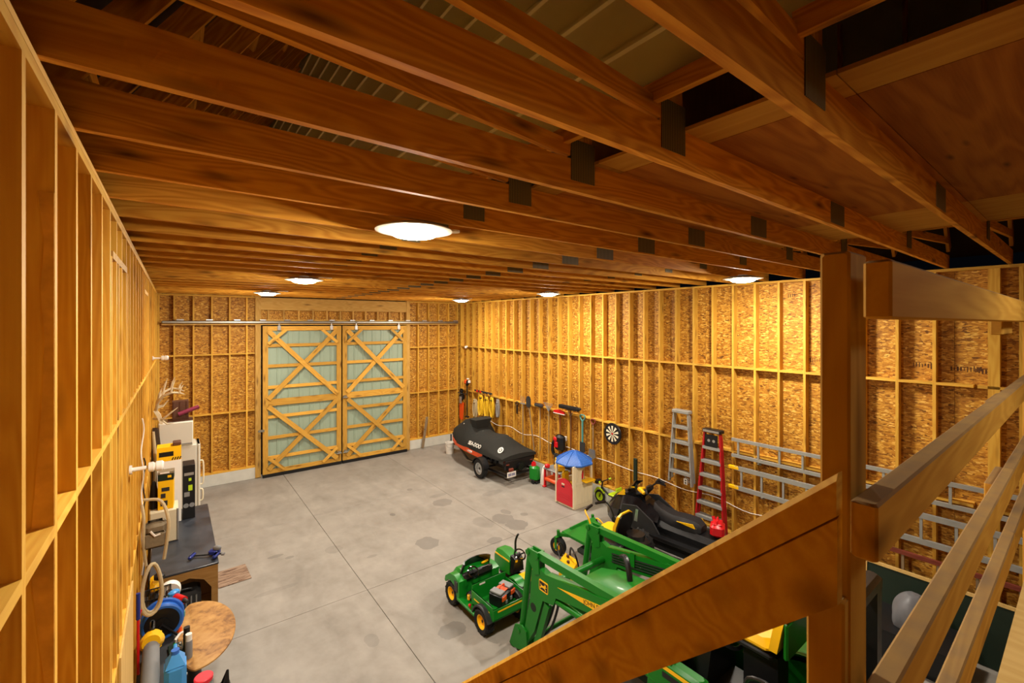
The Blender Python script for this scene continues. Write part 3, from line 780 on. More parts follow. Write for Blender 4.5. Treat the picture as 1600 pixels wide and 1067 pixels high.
# ------------------------------------------------------------------ zero-turn mower
zt = thing('zero_turn_mower', 'green zero-turn mower with yellow bucket seat and black seat back', 'mower', (6.42, 5.55, 0), 4)
for sx in (-1, 1):
    wheel(zt, (sx * .52, .70, .165), .165, .13, 'yellow', 'caster_wheel', 0, .5)
    wheel(zt, (sx * .48, -.42, .27), .27, .24, 'yellow', 'drive_wheel', 16, .5)
    part('caster_fork', G().box((sx * .52 - .075, .70, .22), (.012, .05, .20)).box((sx * .52 + .075, .70, .22), (.012, .05, .20)).box((sx * .52, .70, .345), (.17, .06, .02)).cyl((sx * .52, .70, .34), (sx * .52, .70, .46), .03), 'green', zt)
    part('caster_arm', G().loft([[(sx * .52, .70, .36), (sx * .52, .64, .36), (sx * .52, .64, .42), (sx * .52, .70, .42)], [(sx * .28, .62, .33), (sx * .28, .40, .33), (sx * .28, .40, .38), (sx * .28, .62, .38)]]), 'green', zt)
    part('rear_fender', G().bbox((sx * .30, -.34, .54), (.14, .50, .05), .02), 'black', zt)
    part('control_lever', G().tube([(sx * .33, -.02, .5), (sx * .34, .10, .80), (sx * .30, .22, .93), (sx * .06, .26, .95)], .016), 'yellow' if sx < 0 else 'black', zt)
    part('lever_grip', G().tube([(sx * .30, .22, .93), (sx * .18, .24, .945), (sx * .06, .26, .95)], .026), 'black', zt)
    part('armrest', G().bbox((sx * .27, -.20, .70), (.08, .34, .05), .02, (14, 0, 0)), 'black', zt)
part('foot_deck', G().loft([[(-.44, .68, .38), (.44, .68, .38), (.44, .68, .42), (-.44, .68, .42)], [(-.40, .08, .32), (.40, .08, .32), (.40, .08, .37), (-.40, .08, .37)]]), 'green', zt)
part('foot_plate', G().bbox((0, .62, .40), (.5, .04, .12), .01, (-30, 0, 0)), 'green', zt)
part('mower_deck', G().bbox((0, .10, .18), (.86, .5, .12), .05), 'darkgreen', zt)
part('frame', G().box((0, -.1, .32), (.5, 1.1, .1)), 'black', zt)
part('engine', G().bbox((0, -.66, .48), (.44, .40, .32), .06).cyl((0, -.66, .6), (0, -.66, .72), .16), 'black', zt)
seat = part('seat', G().bbox((0, -.14, .60), (.46, .44, .10), .04).loft([[(-.22, -.32, .58), (.22, -.32, .58), (.22, -.37, .58), (-.22, -.37, .58)], [(-.25, -.36, .80), (.25, -.36, .80), (.25, -.42, .80), (-.25, -.42, .80)], [(-.20, -.41, .98), (.20, -.41, .98), (.20, -.46, .98), (-.20, -.46, .98)], [(-.12, -.43, 1.03), (.12, -.43, 1.03), (.12, -.46, 1.03), (-.12, -.46, 1.03)]]), 'yellow', zt)
part('seat_back_shell', G().loft([[(-.20, -.378, .58), (.20, -.378, .58), (.20, -.39, .58), (-.20, -.39, .58)], [(-.235, -.425, .80), (.235, -.425, .80), (.235, -.45, .80), (-.235, -.45, .80)], [(-.19, -.465, .97), (.19, -.465, .97), (.19, -.48, .97), (-.19, -.48, .97)], [(-.11, -.465, 1.01), (.11, -.465, 1.01), (.11, -.475, 1.01), (-.11, -.475, 1.01)]]), 'black', seat)
part('seat_base', G().box((0, -.14, .46), (.4, .4, .18)), 'black', zt)

# ------------------------------------------------------------------ compact tractor with loader
tc = thing('loader_tractor', 'large green compact tractor with front loader arms and roll bar', 'tractor', (4.32, 2.6, 0))
BX = .57
plate = [(1.83, 1.21), (1.66, 1.29), (1.38, 1.22), (1.36, 1.10), (1.42, .95), (1.62, .91), (1.78, .44), (1.94, .19), (2.01, .26), (1.87, .82)]
for sx in (-1, 1):
    o = sx * BX
    kp = part('knee_plate', G().prism(plate, 'X', o - .045, o + .045), 'green', tc)
    if sx < 0:
        e = part('emblem', G().prism([(1.685, 1.155), (1.685, 1.045), (1.67, 1.03), (1.53, 1.03), (1.515, 1.045), (1.515, 1.155), (1.53, 1.17), (1.67, 1.17)], 'X', o - .048, o - .045), 'yellow', kp, 'yellow and black leaping deer badge')
        part('emblem_field', G().prism([(1.675, 1.15), (1.675, 1.05), (1.525, 1.05), (1.525, 1.15)], 'X', o - .050, o - .0475), 'black', kp)
        deer = [(1.67, 1.065), (1.645, 1.095), (1.655, 1.12), (1.63, 1.105), (1.60, 1.108), (1.575, 1.12), (1.575, 1.145), (1.565, 1.125), (1.55, 1.14), (1.558, 1.12), (1.535, 1.105), (1.56, 1.10), (1.565, 1.085), (1.545, 1.07), (1.555, 1.06), (1.58, 1.08), (1.62, 1.082), (1.64, 1.075), (1.65, 1.058)]
        part('deer_figure', G().prism(deer, 'X', o - .052, o - .0499), 'yellow', kp)
        part('plate_opening', G().cyl((o - .047, 1.80, .74), (o + .047, 1.80, .74), .055, n=20), 'darkgreen', kp)
    part('bell_crank', G().prism([(1.95, 1.42), (1.90, 1.47), (1.70, 1.48), (1.68, 1.22), (1.76, 1.18), (1.90, 1.34)], 'X', o - .055, o - .035).prism([(1.95, 1.42), (1.90, 1.47), (1.70, 1.48), (1.68, 1.22), (1.76, 1.18), (1.90, 1.34)], 'X', o + .035, o + .055).cyl((o - .07, 1.90, 1.42), (o + .07, 1.90, 1.42), .035).cyl((o - .07, 1.72, 1.43), (o + .07, 1.72, 1.43), .03), 'green', tc)
    part('leveling_rod', G().cyl((o, 1.91, 1.40), (o, 2.08, .30), .045), 'green', tc)
    part('leveling_tube', G().box((0, 0, 0), (.075, 1.55, .09)).xf(Matrix.Translation((o, .95, 1.455)) @ rotm('X', -1.6)), 'green', tc)
    lb = part('loader_boom', G().prism([(1.55, 1.27), (1.40, 1.06), (-.02, 1.32), (-.05, 1.50), (.1, 1.52)], 'X', o - .05, o + .05), 'green', tc)
    if sx < 0:
        part('boom_decal', G().prism([(1.34, 1.215), (.62, 1.345), (.62, 1.245)], 'X', o - .053, o - .05), 'yellow', lb, 'yellow wedge decal with black lettering')
        m = frame((o - .0535, .84, 1.285), (0, -1, .165), (0, .0, 1))
        text('decal_lettering', 'JOHN DEERE', .068, 'black', lb, frame((o - .054, .72, 1.292), (0, -1, .165), (0, 0, 1)), .001)
    else:
        for q in range(4): part('hydraulic_line', G().cyl((o - .058, 1.45, 1.22 - .035 * q), (o - .058, .25, 1.43 - .035 * q), .011, n=8), 'darkgreen', lb)
        for y in (1.1, .55): part('line_clamp', G().box((o - .06, y, 1.22 + (1.45 - y) * .175), (.03, .07, .17)), 'green', lb)
    part('lift_cylinder', G().cyl((o, 1.40, 1.00), (o, .7, 1.02), .04).cyl((o, .7, 1.02), (o, .0, .92), .028), 'green', tc)
    part('loader_mast', G().box((o * .92, -.08, .98), (.12, .2, 1.1)).bbox((o * .92, -.20, .86), (.14, .60, .66), .03), 'green', tc)
    part('mast_stripe', G().box((o * .92 - .0725, -.24, 1.13), (.004, .30, .035)), 'yellow', tc); part('mast_decal', G().box((o * .92 - .0725, -.24, 1.06), (.004, .30, .05)), 'black', tc)
    part('carrier_plate', G().prism([(1.90, .10), (1.92, .36), (2.02, .40), (2.16, .34), (2.28, .03), (2.22, .01)], 'X', o - .07, o - .05).prism([(1.90, .10), (1.92, .36), (2.02, .40), (2.16, .34), (2.28, .03), (2.22, .01)], 'X', o + .05, o + .07).cyl((o - .08, 2.08, .30), (o + .08, 2.08, .30), .035), 'green', tc)
    part('arm_link', G().prism([(1.60, .90), (1.52, .86), (1.74, .22), (1.82, .24)], 'X', o - .03, o + .03), 'green', tc)
    part('hydraulic_hose', G().tube([(o + .055, 1.50, 1.0), (o + .07, 1.55, .8), (o + .065, 1.68, .5), (o + .07, 1.85, .32)], .016).tube([(o + .06, 1.44, 1.0), (o + .095, 1.50, .8), (o + .09, 1.62, .5), (o + .09, 1.8, .30)], .016), 'black', tc)
    # wheels and fenders
    wheel(tc, (sx * .52, .95, .36), .36, .24, 'yellow', 'front_wheel', 16, .5)
    wheel(tc, (sx * .60, -1.12, .62), .62, .36, 'yellow', 'rear_wheel', 18, .5)
    arc = lambda r: [(r * math.cos(t) - 1.12, .62 + r * math.sin(t)) for t in (math.radians(a) for a in range(34, 150, 10))]
    part('rear_fender', G().prism(arc(.66) + arc(.72)[::-1], 'X', sx * .34, sx * .76).prism(arc(.35) + arc(.70)[::-1], 'X', sx * .34, sx * .37), 'green', tc)
    part('fender_handle', G().tube([(sx * .44, -.78, 1.22), (sx * .44, -.82, 1.40), (sx * .44, -1.0, 1.44), (sx * .44, -1.06, 1.30)], .018), 'black', tc)
part('cross_tube', G().cyl((-BX, 1.63, 1.06), (BX, 1.63, 1.06), .045), 'green', tc)
part('carrier_bar', G().cyl((-BX, 2.02, .14), (BX, 2.02, .14), .03), 'green', tc)
hr = lambda y, w, z0, z1: [(-w, y, z0), (-w, y, z1 - .16), (-w * .86, y, z1 - .05), (-w * .55, y, z1), (w * .55, y, z1), (w * .86, y, z1 - .05), (w, y, z1 - .16), (w, y, z0)]
hd = part('hood', G().loft([hr(-.10, .33, .85, 1.36), hr(.5, .33, .8, 1.34), hr(1.0, .33, .76, 1.29), hr(1.34, .31, .74, 1.19), hr(1.50, .26, .72, .99)]), 'green', tc)
part('grille', G().bbox((0, 1.49, .80), (.4, .04, .2), .02), 'black', hd)
part('side_vent', G().bbox((-.335, .25, 1.02), (.012, .45, .16), .004), 'black', hd)
part('side_vent', G().bbox((.335, .25, 1.02), (.012, .45, .16), .004), 'black', hd)
part('hood_stripe', G().box((-.337, .02, 1.14), (.012, .26, .03)).box((.337, .02, 1.14), (.012, .26, .03)), 'yellow', hd)
part('exhaust_pipe', G().tube([(.06, .78, 1.2), (.06, .80, 1.34), (.10, .86, 1.46), (.15, .94, 1.50), (.18, 1.02, 1.46)], .035), 'black', tc)
part('engine_block', G().box((0, .5, .66), (.4, 1.6, .4)).cyl((-.5, .95, .36), (.5, .95, .36), .06), 'darkgreen', tc)
part('transmission', G().box((0, -.6, .66), (.5, 1.0, .5)).cyl((-.6, -1.12, .62), (.6, -1.12, .62), .1), 'black', tc)
part('dash_console', G().loft([[(-.3, -.08, .9), (.3, -.08, .9), (.3, -.36, .9), (-.3, -.36, .9)], [(-.26, -.10, 1.34), (.26, -.10, 1.34), (.2, -.36, 1.26), (-.2, -.36, 1.26)]]), 'black', tc)
part('turn_signal', G().bbox((.30, -.16, 1.36), (.06, .03, .05), .008), 'orange', tc)
part('steering_wheel', G().lathe([(.16, -.014), (.19, 0), (.16, .014), (.15, 0)], 24, closed=True).box((0, 0, 0), (.3, .03, .014)).box((0, .07, 0), (.03, .15, .014)).cyl((0, 0, -.2), (0, 0, 0), .025).xf(Matrix.Translation((0, -.40, 1.40)) @ rotm('X', 32)), 'black', tc)
part('floor_plate', G().box((0, -.40, .62), (.9, .5, .03)), 'black', tc)
ts = part('seat', G().bbox((.08, -.68, 1.53), (.48, .42, .12), .05).loft([[(-.16, -.86, 1.54), (.32, -.86, 1.54), (.32, -.93, 1.54), (-.16, -.93, 1.54)], [(-.16, -.90, 1.76), (.32, -.90, 1.76), (.32, -.97, 1.76), (-.16, -.97, 1.76)], [(-.09, -.93, 1.88), (.25, -.93, 1.88), (.25, -.98, 1.88), (-.09, -.98, 1.88)]]), 'yellow', tc)
part('seat_shell', G().bbox((.08, -.68, 1.45), (.44, .4, .06), .02), 'black', ts); part('seat_cover', G().bbox((.08, -.99, 1.66), (.44, .04, .32), .015), 'green', ts)
part('seat_pedestal', G().box((.05, -.75, 1.13), (.22, .3, .60)), 'black', tc)
for sx in (-1, 1): part('roll_bar_post', G().box((sx * .49, -1.42, 1.45), (.13, .13, 1.5)), 'black', tc)
part('roll_bar_top', G().bbox((0, -1.42, 2.18), (1.12, .15, .13), .03), 'black', tc)
part('canister', G().cyl((.30, -1.25, 1.15), (.30, -1.25, 1.42), .09, n=20), 'rust', tc)
part('rear_hitch', G().box((0, -1.45, .75), (.9, .2, .14)), 'black', tc)
part('lever', G().cyl((.22, -.30, 1.2), (.32, -.42, 1.5), .012).ell((.32, -.42, 1.51), (.03, .03, .035)), 'toygreen', tc)
part('control_lever', G().tube([(.38, -.4, 1.0), (.42, -.46, 1.28), (.36, -.5, 1.4)], .014), 'galv', tc)

yb = thing('weight_bracket', 'yellow steel box with black hoses standing beyond the loader arm', 'tractor weight', (5.30, 5.38, 0), 25)
part('box', G().loft([[(-.16, -.13, .0), (.16, -.13, .0), (.16, .13, .0), (-.16, .13, .0)], [(-.15, -.13, .36), (.15, -.13, .36), (.13, .10, .46), (-.13, .10, .46)]]), 'yellow', yb)
part('hose', G().tube([(.05, -.15, .05), (.04, -.17, .30), (.06, -.10, .50), (.14, .0, .56), (.22, .05, .42), (.22, .05, .1)], .016).tube([(-.1, .1, .45), (0, .2, .6), (.2, .2, .55), (.24, .12, .2)], .014), 'black', yb)
part('bolt', G().cyl((-.06, -.02, .40), (-.06, -.02, .44), .025, n=6), 'rust', yb); part('bolt', G().cyl((.06, .03, .43), (.06, .03, .47), .025, n=6), 'rust', yb)

# ------------------------------------------------------------------ snowmobile
sn = thing('snowmobile', 'black snowmobile with yellow flashes parked along the ladder wall', 'snowmobile', (7.74, 5.24, 0), 5)
b = lambda y, w, z0, z1, k=.55, sh=.6: [(-w, y, z0 + .02), (-w, y, z0 + (z1 - z0) * sh), (-w * k, y, z1), (w * k, y, z1), (w, y, z0 + (z1 - z0) * sh), (w, y, z0 + .02), (w * .6, y, z0), (-w * .6, y, z0)]
part('belly_hood', G().loft([b(1.22, .10, .36, .46), b(1.12, .22, .28, .58), b(.92, .34, .24, .74), b(.68, .40, .22, .86), b(.42, .38, .22, .86, .45), b(.2, .32, .24, .76, .5), b(-.05, .24, .30, .66)]), 'gloss_black', sn)
part('nose_panel', G().loft([b(1.14, .12, .50, .60), b(1.0, .18, .62, .76), b(.80, .20, .74, .90), b(.66, .14, .84, .93)]), 'black', sn)
for sx in (-1, 1):
    part('headlamp_trim', G().prism([(.90, .80), (.76, .93), (.72, .84)], 'X', sx * .13, sx * .22), 'yellow', sn)
    part('side_panel', G().prism([(.7, .36), (.62, .74), (.30, .80), (-.05, .60), (-.2, .40), (.1, .30)], 'X', sx * .40, sx * .435), 'dark', sn)
    part('side_vent', G().prism([(.34, .50), (.30, .74), (.245, .74), (.27, .50)], 'X', sx * .435, sx * .442), 'silver', sn)
    part('running_board', G().bbox((sx * .36, -.55, .31), (.20, 1.5, .035), .01).box((sx * .455, -.55, .335), (.02, 1.5, .05)), 'black', sn)
    part('ski', G().loft([[(sx * .46 - .08, y, z) for z in (zz, zz + .02)] + [(sx * .46 + .08, y, z) for z in (zz + .02, zz)] for y, zz in ((1.30, .20), (1.24, .10), (1.1, .02), (.9, .0), (.45, .0), (.32, .03))]), 'black', sn)
    part('ski_leg', G().tube([(sx * .46, .78, .03), (sx * .44, .78, .28), (sx * .34, .75, .42)], .03).cyl((sx * .46, .78, .18), (sx * .2, .7, .38), .02), 'dark', sn)
    part('seat_flash', G().prism([(-.42, .66), (-.74, .70), (-.78, .63)], 'X', sx * .182, sx * .20), 'yellow', sn)
    part('ski_loop', G().tube([(sx * .46, 1.28, .2), (sx * .46, 1.2, .26), (sx * .46, 1.02, .15), (sx * .46, .98, .03)], .016), 'yellow', sn)
    part('bumper_tip', G().bbox((sx * .28, -1.50, .46), (.09, .07, .04), .012).bbox((sx * .25, -1.15, .46), (.10, .05, .03), .01), 'yellow', sn)
s2 = lambda y, w, z0, z1: [(-w, y, z0), (-w * 1.02, y, z0 + (z1 - z0) * .6), (-w * .7, y, z1), (w * .7, y, z1), (w * 1.02, y, z0 + (z1 - z0) * .6), (w, y, z0)]
part('seat', G().loft([s2(.10, .11, .62, .84), s2(-.06, .15, .54, .76), s2(-.30, .17, .52, .72), s2(-.55, .18, .52, .74), s2(-.76, .17, .53, .73), s2(-.86, .12, .55, .66)]), 'seat', sn)
part('tunnel', G().loft([s2(.1, .22, .30, .55), s2(-1.2, .22, .30, .53), s2(-1.75, .21, .32, .44)]), 'black', sn)
part('windshield', G().loft([[(-.17, .70, .93), (0, .76, .95), (.17, .70, .93), (.17, .69, .93), (0, .75, .95), (-.17, .69, .93)], [(-.19, .52, 1.10), (0, .58, 1.13), (.19, .52, 1.10), (.19, .51, 1.10), (0, .57, 1.13), (-.19, .51, 1.10)]]), 'gloss_black', sn)
part('steering_post', G().cyl((0, .42, .85), (0, .22, 1.08), .05).bbox((0, .25, 1.07), (.16, .10, .08), .02), 'black', sn)
hb = part('handlebar', G().tube([(-.36, .10, 1.06), (-.2, .20, 1.12), (0, .22, 1.10), (.2, .20, 1.12), (.36, .10, 1.06)], .017), 'black', sn)
for sx in (-1, 1): part('hand_guard', G().tube([(sx * .22, .24, 1.12), (sx * .36, .26, 1.12), (sx * .40, .14, 1.08)], [.02, .05, .03]), 'yellow' if sx < 0 else 'black', hb)
part('console', G().bbox((0, .40, .93), (.22, .26, .08), .03, (-20, 0, 0)), 'dark', sn)
part('track', G().prism([(.35, .14), (.25, .27), (-1.35, .27), (-1.72, .22), (-1.76, .12), (-1.6, .02), (-.2, .0), (.1, .02)], 'X', -.19, .19), 'rubber', sn)
part('rear_rack', G().tube([(-.22, -1.3, .48), (-.24, -1.72, .50), (.24, -1.72, .50), (.22, -1.3, .48)], .016).tube([(-.22, -1.68, .50), (-.26, -1.84, .38), (.26, -1.84, .38), (.22, -1.68, .50)], .018), 'dark', sn)
part('snow_flap', G().bbox((0, -1.84, .24), (.40, .02, .26), .006), 'black', sn)
gc = thing('fuel_can', 'red plastic fuel can standing on the rear of the snowmobile', 'fuel can', (7.88, 4.16, .56), 25)
part('body', G().bbox((0, 0, .11), (.34, .24, .22), .045).bbox((0, 0, .225), (.26, .16, .03), .012), 'red', gc)
part('handle', G().tube([(-.11, 0, .23), (-.09, 0, .285), (.07, 0, .29), (.11, 0, .23)], .018), 'red', gc)
part('cap', G().cyl((.10, .06, .22), (.12, .08, .28), .032, n=12), 'red', gc)

# ------------------------------------------------------------------ covered watercraft and its trailer
CXJ = 7.72
jt = thing('watercraft', 'watercraft under a fitted black cover with white lettering', 'watercraft', (CXJ, 11.4, 0), 0)
def cring(y, wh, zh, ws, zs, wt, zt):
    return [(-wh, y, zh), (-(wh + ws) / 2 - .012, y, (zh + zs) / 2 + .02), (-ws, y, zs), (-(ws + wt) / 2, y, (zs * .45 + zt * .55)), (-wt, y, zt), (0, y, zt + .015), (wt, y, zt), ((ws + wt) / 2, y, (zs * .45 + zt * .55)), (ws, y, zs), ((wh + ws) / 2 + .012, y, (zh + zs) / 2 + .02), (wh, y, zh)]
CS = [(1.78, .10, .76, .08, .85, .04, .88), (1.66, .24, .73, .20, .88, .08, .95), (1.40, .40, .69, .34, .90, .14, 1.06), (1.05, .52, .66, .45, .92, .22, 1.22), (.80, .58, .62, .50, .92, .28, 1.34), (.55, .60, .62, .52, .90, .30, 1.40), (.34, .60, .62, .52, .88, .30, 1.36), (.22, .60, .62, .52, .86, .20, 1.10), (-.05, .61, .62, .52, .84, .17, 1.03), (-.45, .62, .62, .53, .84, .18, 1.06), (-.80, .62, .62, .54, .82, .18, 1.10), (-.95, .62, .62, .55, .80, .17, 1.04), (-1.15, .62, .62, .57, .76, .22, .86), (-1.45, .62, .63, .59, .73, .3, .80), (-1.64, .60, .64, .58, .71, .3, .76)]
part('cover', G().loft([cring(*c) for c in CS]), 'cover', jt, None, 40)
part('cover_visor', G().loft([[(-.30, .52, 1.42), (.30, .52, 1.42), (.30, .52, 1.20), (-.30, .52, 1.20)], [(-.36, .34, 1.42), (.36, .34, 1.42), (.34, .34, 1.16), (-.34, .34, 1.16)], [(-.30, .16, 1.41), (.30, .16, 1.41), (.20, .22, 1.14), (-.20, .22, 1.14)]]), 'cover', jt)
hull = lambda y, w, z0, z1: [(-w, y, z1), (-w, y, z1 - .10), (-w * .72, y, z0 + .06), (0, y, z0), (w * .72, y, z0 + .06), (w, y, z1 - .10), (w, y, z1)]
part('hull', G().loft([hull(1.80, .07, .58, .76), hull(1.5, .30, .45, .71), hull(1.0, .48, .36, .66), hull(.3, .55, .30, .63), hull(-.8, .57, .30, .63), hull(-1.62, .56, .31, .64)]), 'gloss_black', jt)
for sx in (-1, 1):
    g = G(); rr = []
    for y, w, za, zb in ((1.70, .16, .60, .74), (1.4, .372, .55, .70), (1.0, .505, .52, .66), (.4, .558, .49, .635), (-.2, .575, .48, .625), (-.55, .578, .48, .62), (-.66, .578, .56, .62)):
        rr.append([(sx * (w + .03), y, za), (sx * (w + .038), y, zb), (sx * (w - .05), y, zb), (sx * (w - .05), y, za)])
    part('hull_stripe', G().loft(rr), 'orange', jt)
    a, b2 = Vector((sx * .615, .35, .69)), Vector((sx * .617, -.35, .685))
    rise = Vector((-sx * .10, 0, .28))
    xa = (b2 - a) if sx < 0 else (a - b2)
    text('cover_lettering', 'SEA-DOO', .155, 'white', jt, frame((a + b2) / 2 + rise * .30 + Vector((sx * .012, -.22, .03)), xa, rise), .004, .3, .003)
    text('hull_lettering', 'SEA-DOO', .10, 'white', jt, frame((sx * .598, .10, .555), (-.13 if sx < 0 else .13, -1 if sx < 0 else 1, 0), (0, 0, 1)), .012, .2)
    for k in range(5): part('hem_strap', G().box((sx * .60, -.45 - .22 * k, .58), (.02, .05, .12)), 'black', jt)
bd = part('cover_badge', G().lathe([(.055, 0), (.075, .004), (.095, 0)], 20, closed=True).box((0, 0, .003), (.05, .06, .006)).xf(frame((-.40, -1.28, .845), (.2, -1, 0), (.62, -.1, .6))), 'white', jt)
part('badge_text', G().box((0, -.13, .002), (.11, .02, .004)).xf(frame((-.40, -1.28, .845), (.2, -1, 0), (.62, -.1, .6))), 'white', bd)
part('bow_badge', G().box((0, 0, 0), (.10, .03, .006)).xf(frame((-.36, .72, 1.22), (0, -1, 0), (.3, 0, 1))), 'white', jt)
part('stern_panel', G().bbox((0, -1.60, .50), (1.0, .08, .26), .02).cyl((0, -1.72, .42), (0, -1.6, .42), .10), 'black', jt)
for x in (-.42, .42): part('stern_reflector', G().bbox((x, -1.645, .52), (.10, .02, .03), .005), 'red_wood', jt)
tl = thing('boat_trailer', 'black single-axle trailer carrying the covered watercraft', 'trailer', (CXJ, 10.75, 0))
part('frame_rails', G().tube([(-.50, -1.04, .24), (-.50, .9, .22), (0, 2.35, .25)], .035).tube([(.50, -1.04, .24), (.50, .9, .22), (0, 2.35, .25)], .035).cyl((-.50, -1.0, .24), (.50, -1.0, .24), .035).cyl((0, 2.1, .25), (0, 2.95, .27), .035), 'black', tl)
for x in (-.16, .16): part('bunk', G().box((x, .1, .275), (.08, 1.7, .04)).box((x, -.6, .25), (.05, .05, .06)), 'dark', tl)
part('axle', G().cyl((-.74, -.12, .27), (.74, -.12, .27), .03), 'black', tl)
for sx in (-1, 1):
    wheel(tl, (sx * .74, -.12, .275), .275, .17, 'silver', 'wheel', 0, .62)
    arc = lambda r: [(r * math.cos(t) - .12, .275 + r * math.sin(t)) for t in (math.radians(a) for a in range(15, 170, 14))]
    part('mudguard', G().prism(arc(.30) + arc(.315)[::-1], 'X', sx * .64, sx * .84), 'black', tl)
    part('tail_lamp', G().bbox((sx * .40, -1.12, .42), (.14, .06, .08), .01).box((sx * .40, -1.10, .32), (.03, .03, .14)), 'red_wood', tl)
part('side_pipe', G().tube([(-.55, .05, .26), (-.57, .9, .24), (-.45, 1.3, .26)], .016), 'galv', tl)
pl = part('licence_plate', G().bbox((-.40, -1.14, .30), (.30, .006, .15), .003), 'white', tl, 'white plate with dark characters')
for k in range(6): part('plate_character', G().box((-.50 + .038 * k + (.01 if k > 2 else 0), -1.145, .30), (.022, .004, .075)), 'navy', pl)
jw = part('jockey_wheel', G().lathe([(.05, -.03), (.10, -.035), (.115, 0), (.10, .035), (.05, .03)], 20, axis='X', closed=True).xf(Matrix.Translation((-.10, 2.82, .115))), 'rubber', tl)
part('jockey_post', G().cyl((-.03, 2.82, .115), (-.03, 2.82, .55), .025).tube([(-.1, 2.82, .115), (-.03, 2.82, .20)], .018), 'dark', tl)
part('winch_post', G().cyl((0, 2.62, .27), (0, 2.62, .62), .03).bbox((0, 2.61, .62), (.14, .12, .12), .02), 'black', tl)
bk = thing('bucket', 'white plastic pail on the floor beside the trailer tongue', 'bucket', (7.48, 13.28, 0))
part('pail', G().lathe([(.001, 0), (.125, 0), (.15, .36), (.158, .36), (.158, .375), (.14, .375), (.115, .02), (.001, .02)], 24), 'white', bk)
part('bail', G().tube([(-.16, 0, .33), (-.14, -.1, .25), (0, -.15, .21), (.14, -.1, .25), (.16, 0, .33)], .004), 'galv', bk)

# ------------------------------------------------------------------ playhouse and neighbours
ph = thing('playhouse', 'cream toy playhouse with blue pointed roof and red half door', 'playhouse', (7.84, 7.76, 0))
part('floor_base', G().prism([(-.30, -.32), (.30, -.32), (.33, 0), (.30, .30), (-.30, .30)], 'Z', 0, .04), 'cream', ph)
# front panel (facing the camera) with the arched serving window
hgt = 1.03
g = G()
out = [(-.30, 0), (.30, 0), (.30, hgt), (.24, hgt), (.24, .62), (-.02, .62), (-.02, .88)] + [(.115 - .135 * math.cos(t), .88 + .16 * math.sin(t)) for t in (math.radians(a) for a in (25, 50, 75, 90))] + [(.24, 1.05), (.24, hgt), (-.30, hgt)]
g.prism([(-.30, .04), (.30, .04), (.30, .62), (-.30, .62)], 'Y', -.33, -.29)
g.prism([(-.30, .62), (-.08, .62), (-.08, hgt), (-.30, hgt)], 'Y', -.33, -.29)
g.prism([(.25, .62), (.30, .62), (.30, hgt), (.25, hgt)], 'Y', -.33, -.29)
g.prism([(-.08, hgt), (-.08, .80), (-.06, .88), (-.01, .94), (.06, .97), (.25, .97), (.25, hgt)], 'Y', -.33, -.29)
fp = part('front_panel', g, 'cream', ph)
for x in (-.26, -.225, -.19, -.155, -.12): part('clapboard', G().bbox((x, -.333, .82), (.022, .01, .36), .003), 'cream', fp)
for x in (-.24, -.14, -.04, .06, .16, .25): part('lower_clapboard', G().bbox((x, -.333, .33), (.075, .01, .46), .004), 'cream', fp)
part('serving_shelf', G().bbox((.11, -.37, .63), (.34, .20, .045), .018), 'yellow', ph)
for x, y in ((-.31, .29), (.31, .29), (.31, -.02), (-.31, -.29)): part('corner_post', G().bbox((x, y, .515), (.06, .06, 1.01), .012), 'cream', ph)
part('back_panel', G().prism([(-.30, .04), (.30, .04), (.30, .56), (-.30, .56)], 'Y', .27, .31), 'cream', ph)
part('side_panel', G().prism([(-.3, .04), (.28, .04), (.28, .56), (-.3, .56)], 'X', .30, .33), 'cream', ph)
ar = [(-.29, .06), (.26, .06), (.26, .46)] + [(-.015 + .275 * math.cos(t), .46 + .20 * math.sin(t)) for t in (math.radians(a) for a in range(15, 180, 15))] + [(-.29, .46)]
hd_ = part('half_door', G().prism(ar, 'X', -.345, -.31), 'pinkred', ph)
ins = [(y * .86 - .002, .10 + (z - .06) * .86) for y, z in ar]
part('door_inset', G().prism(ins, 'X', -.352, -.344), 'pinkred', hd_)
part('door_slot', G().bbox((-.352, .02, .47), (.01, .10, .03), .004), 'dark', hd_)
part('door_label', G().bbox((-.354, .02, .53), (.006, .10, .04), .003), 'cream', hd_)
for z in (.18, .24, .30): part('door_rib', G().bbox((-.354, -.01, z), (.008, .40, .012), .003), 'pinkred', hd_)
part('inner_seat', G().bbox((-.02, .17, .42), (.5, .18, .06), .02).bbox((-.1, .2, .60), (.22, .10, .30), .04), 'yellow', ph)
part('phone', G().bbox((.06, -.20, .74), (.07, .10, .22), .03), 'pinkred', ph)
rf = G(); n = 8; rings = []
for rr, z in ((.02, .29), (.10, .27), (.24, .20), (.38, .12), (.475, .045), (.475, .015), (.44, .015), (.02, .22)):
    rings.append([(rr * math.cos(2 * PI * (k + .5) / n), rr * math.sin(2 * PI * (k + .5) / n), z) for k in range(n)])
rf.loft(rings)
ro_ = part('roof', rf.xf(Matrix.Translation((0, 0, .99))), 'tiles', ph, None, 20)
for k in range(8):
    t = 2 * PI * (k + .5) / 8
    part('roof_ridge', G().tube([(r * math.cos(t), r * math.sin(t), 0.99 + z) for r, z in ((.03, .29), (.10, .275), (.24, .205), (.38, .125), (.475, .048))], .009, 6), 'blue', ro_)

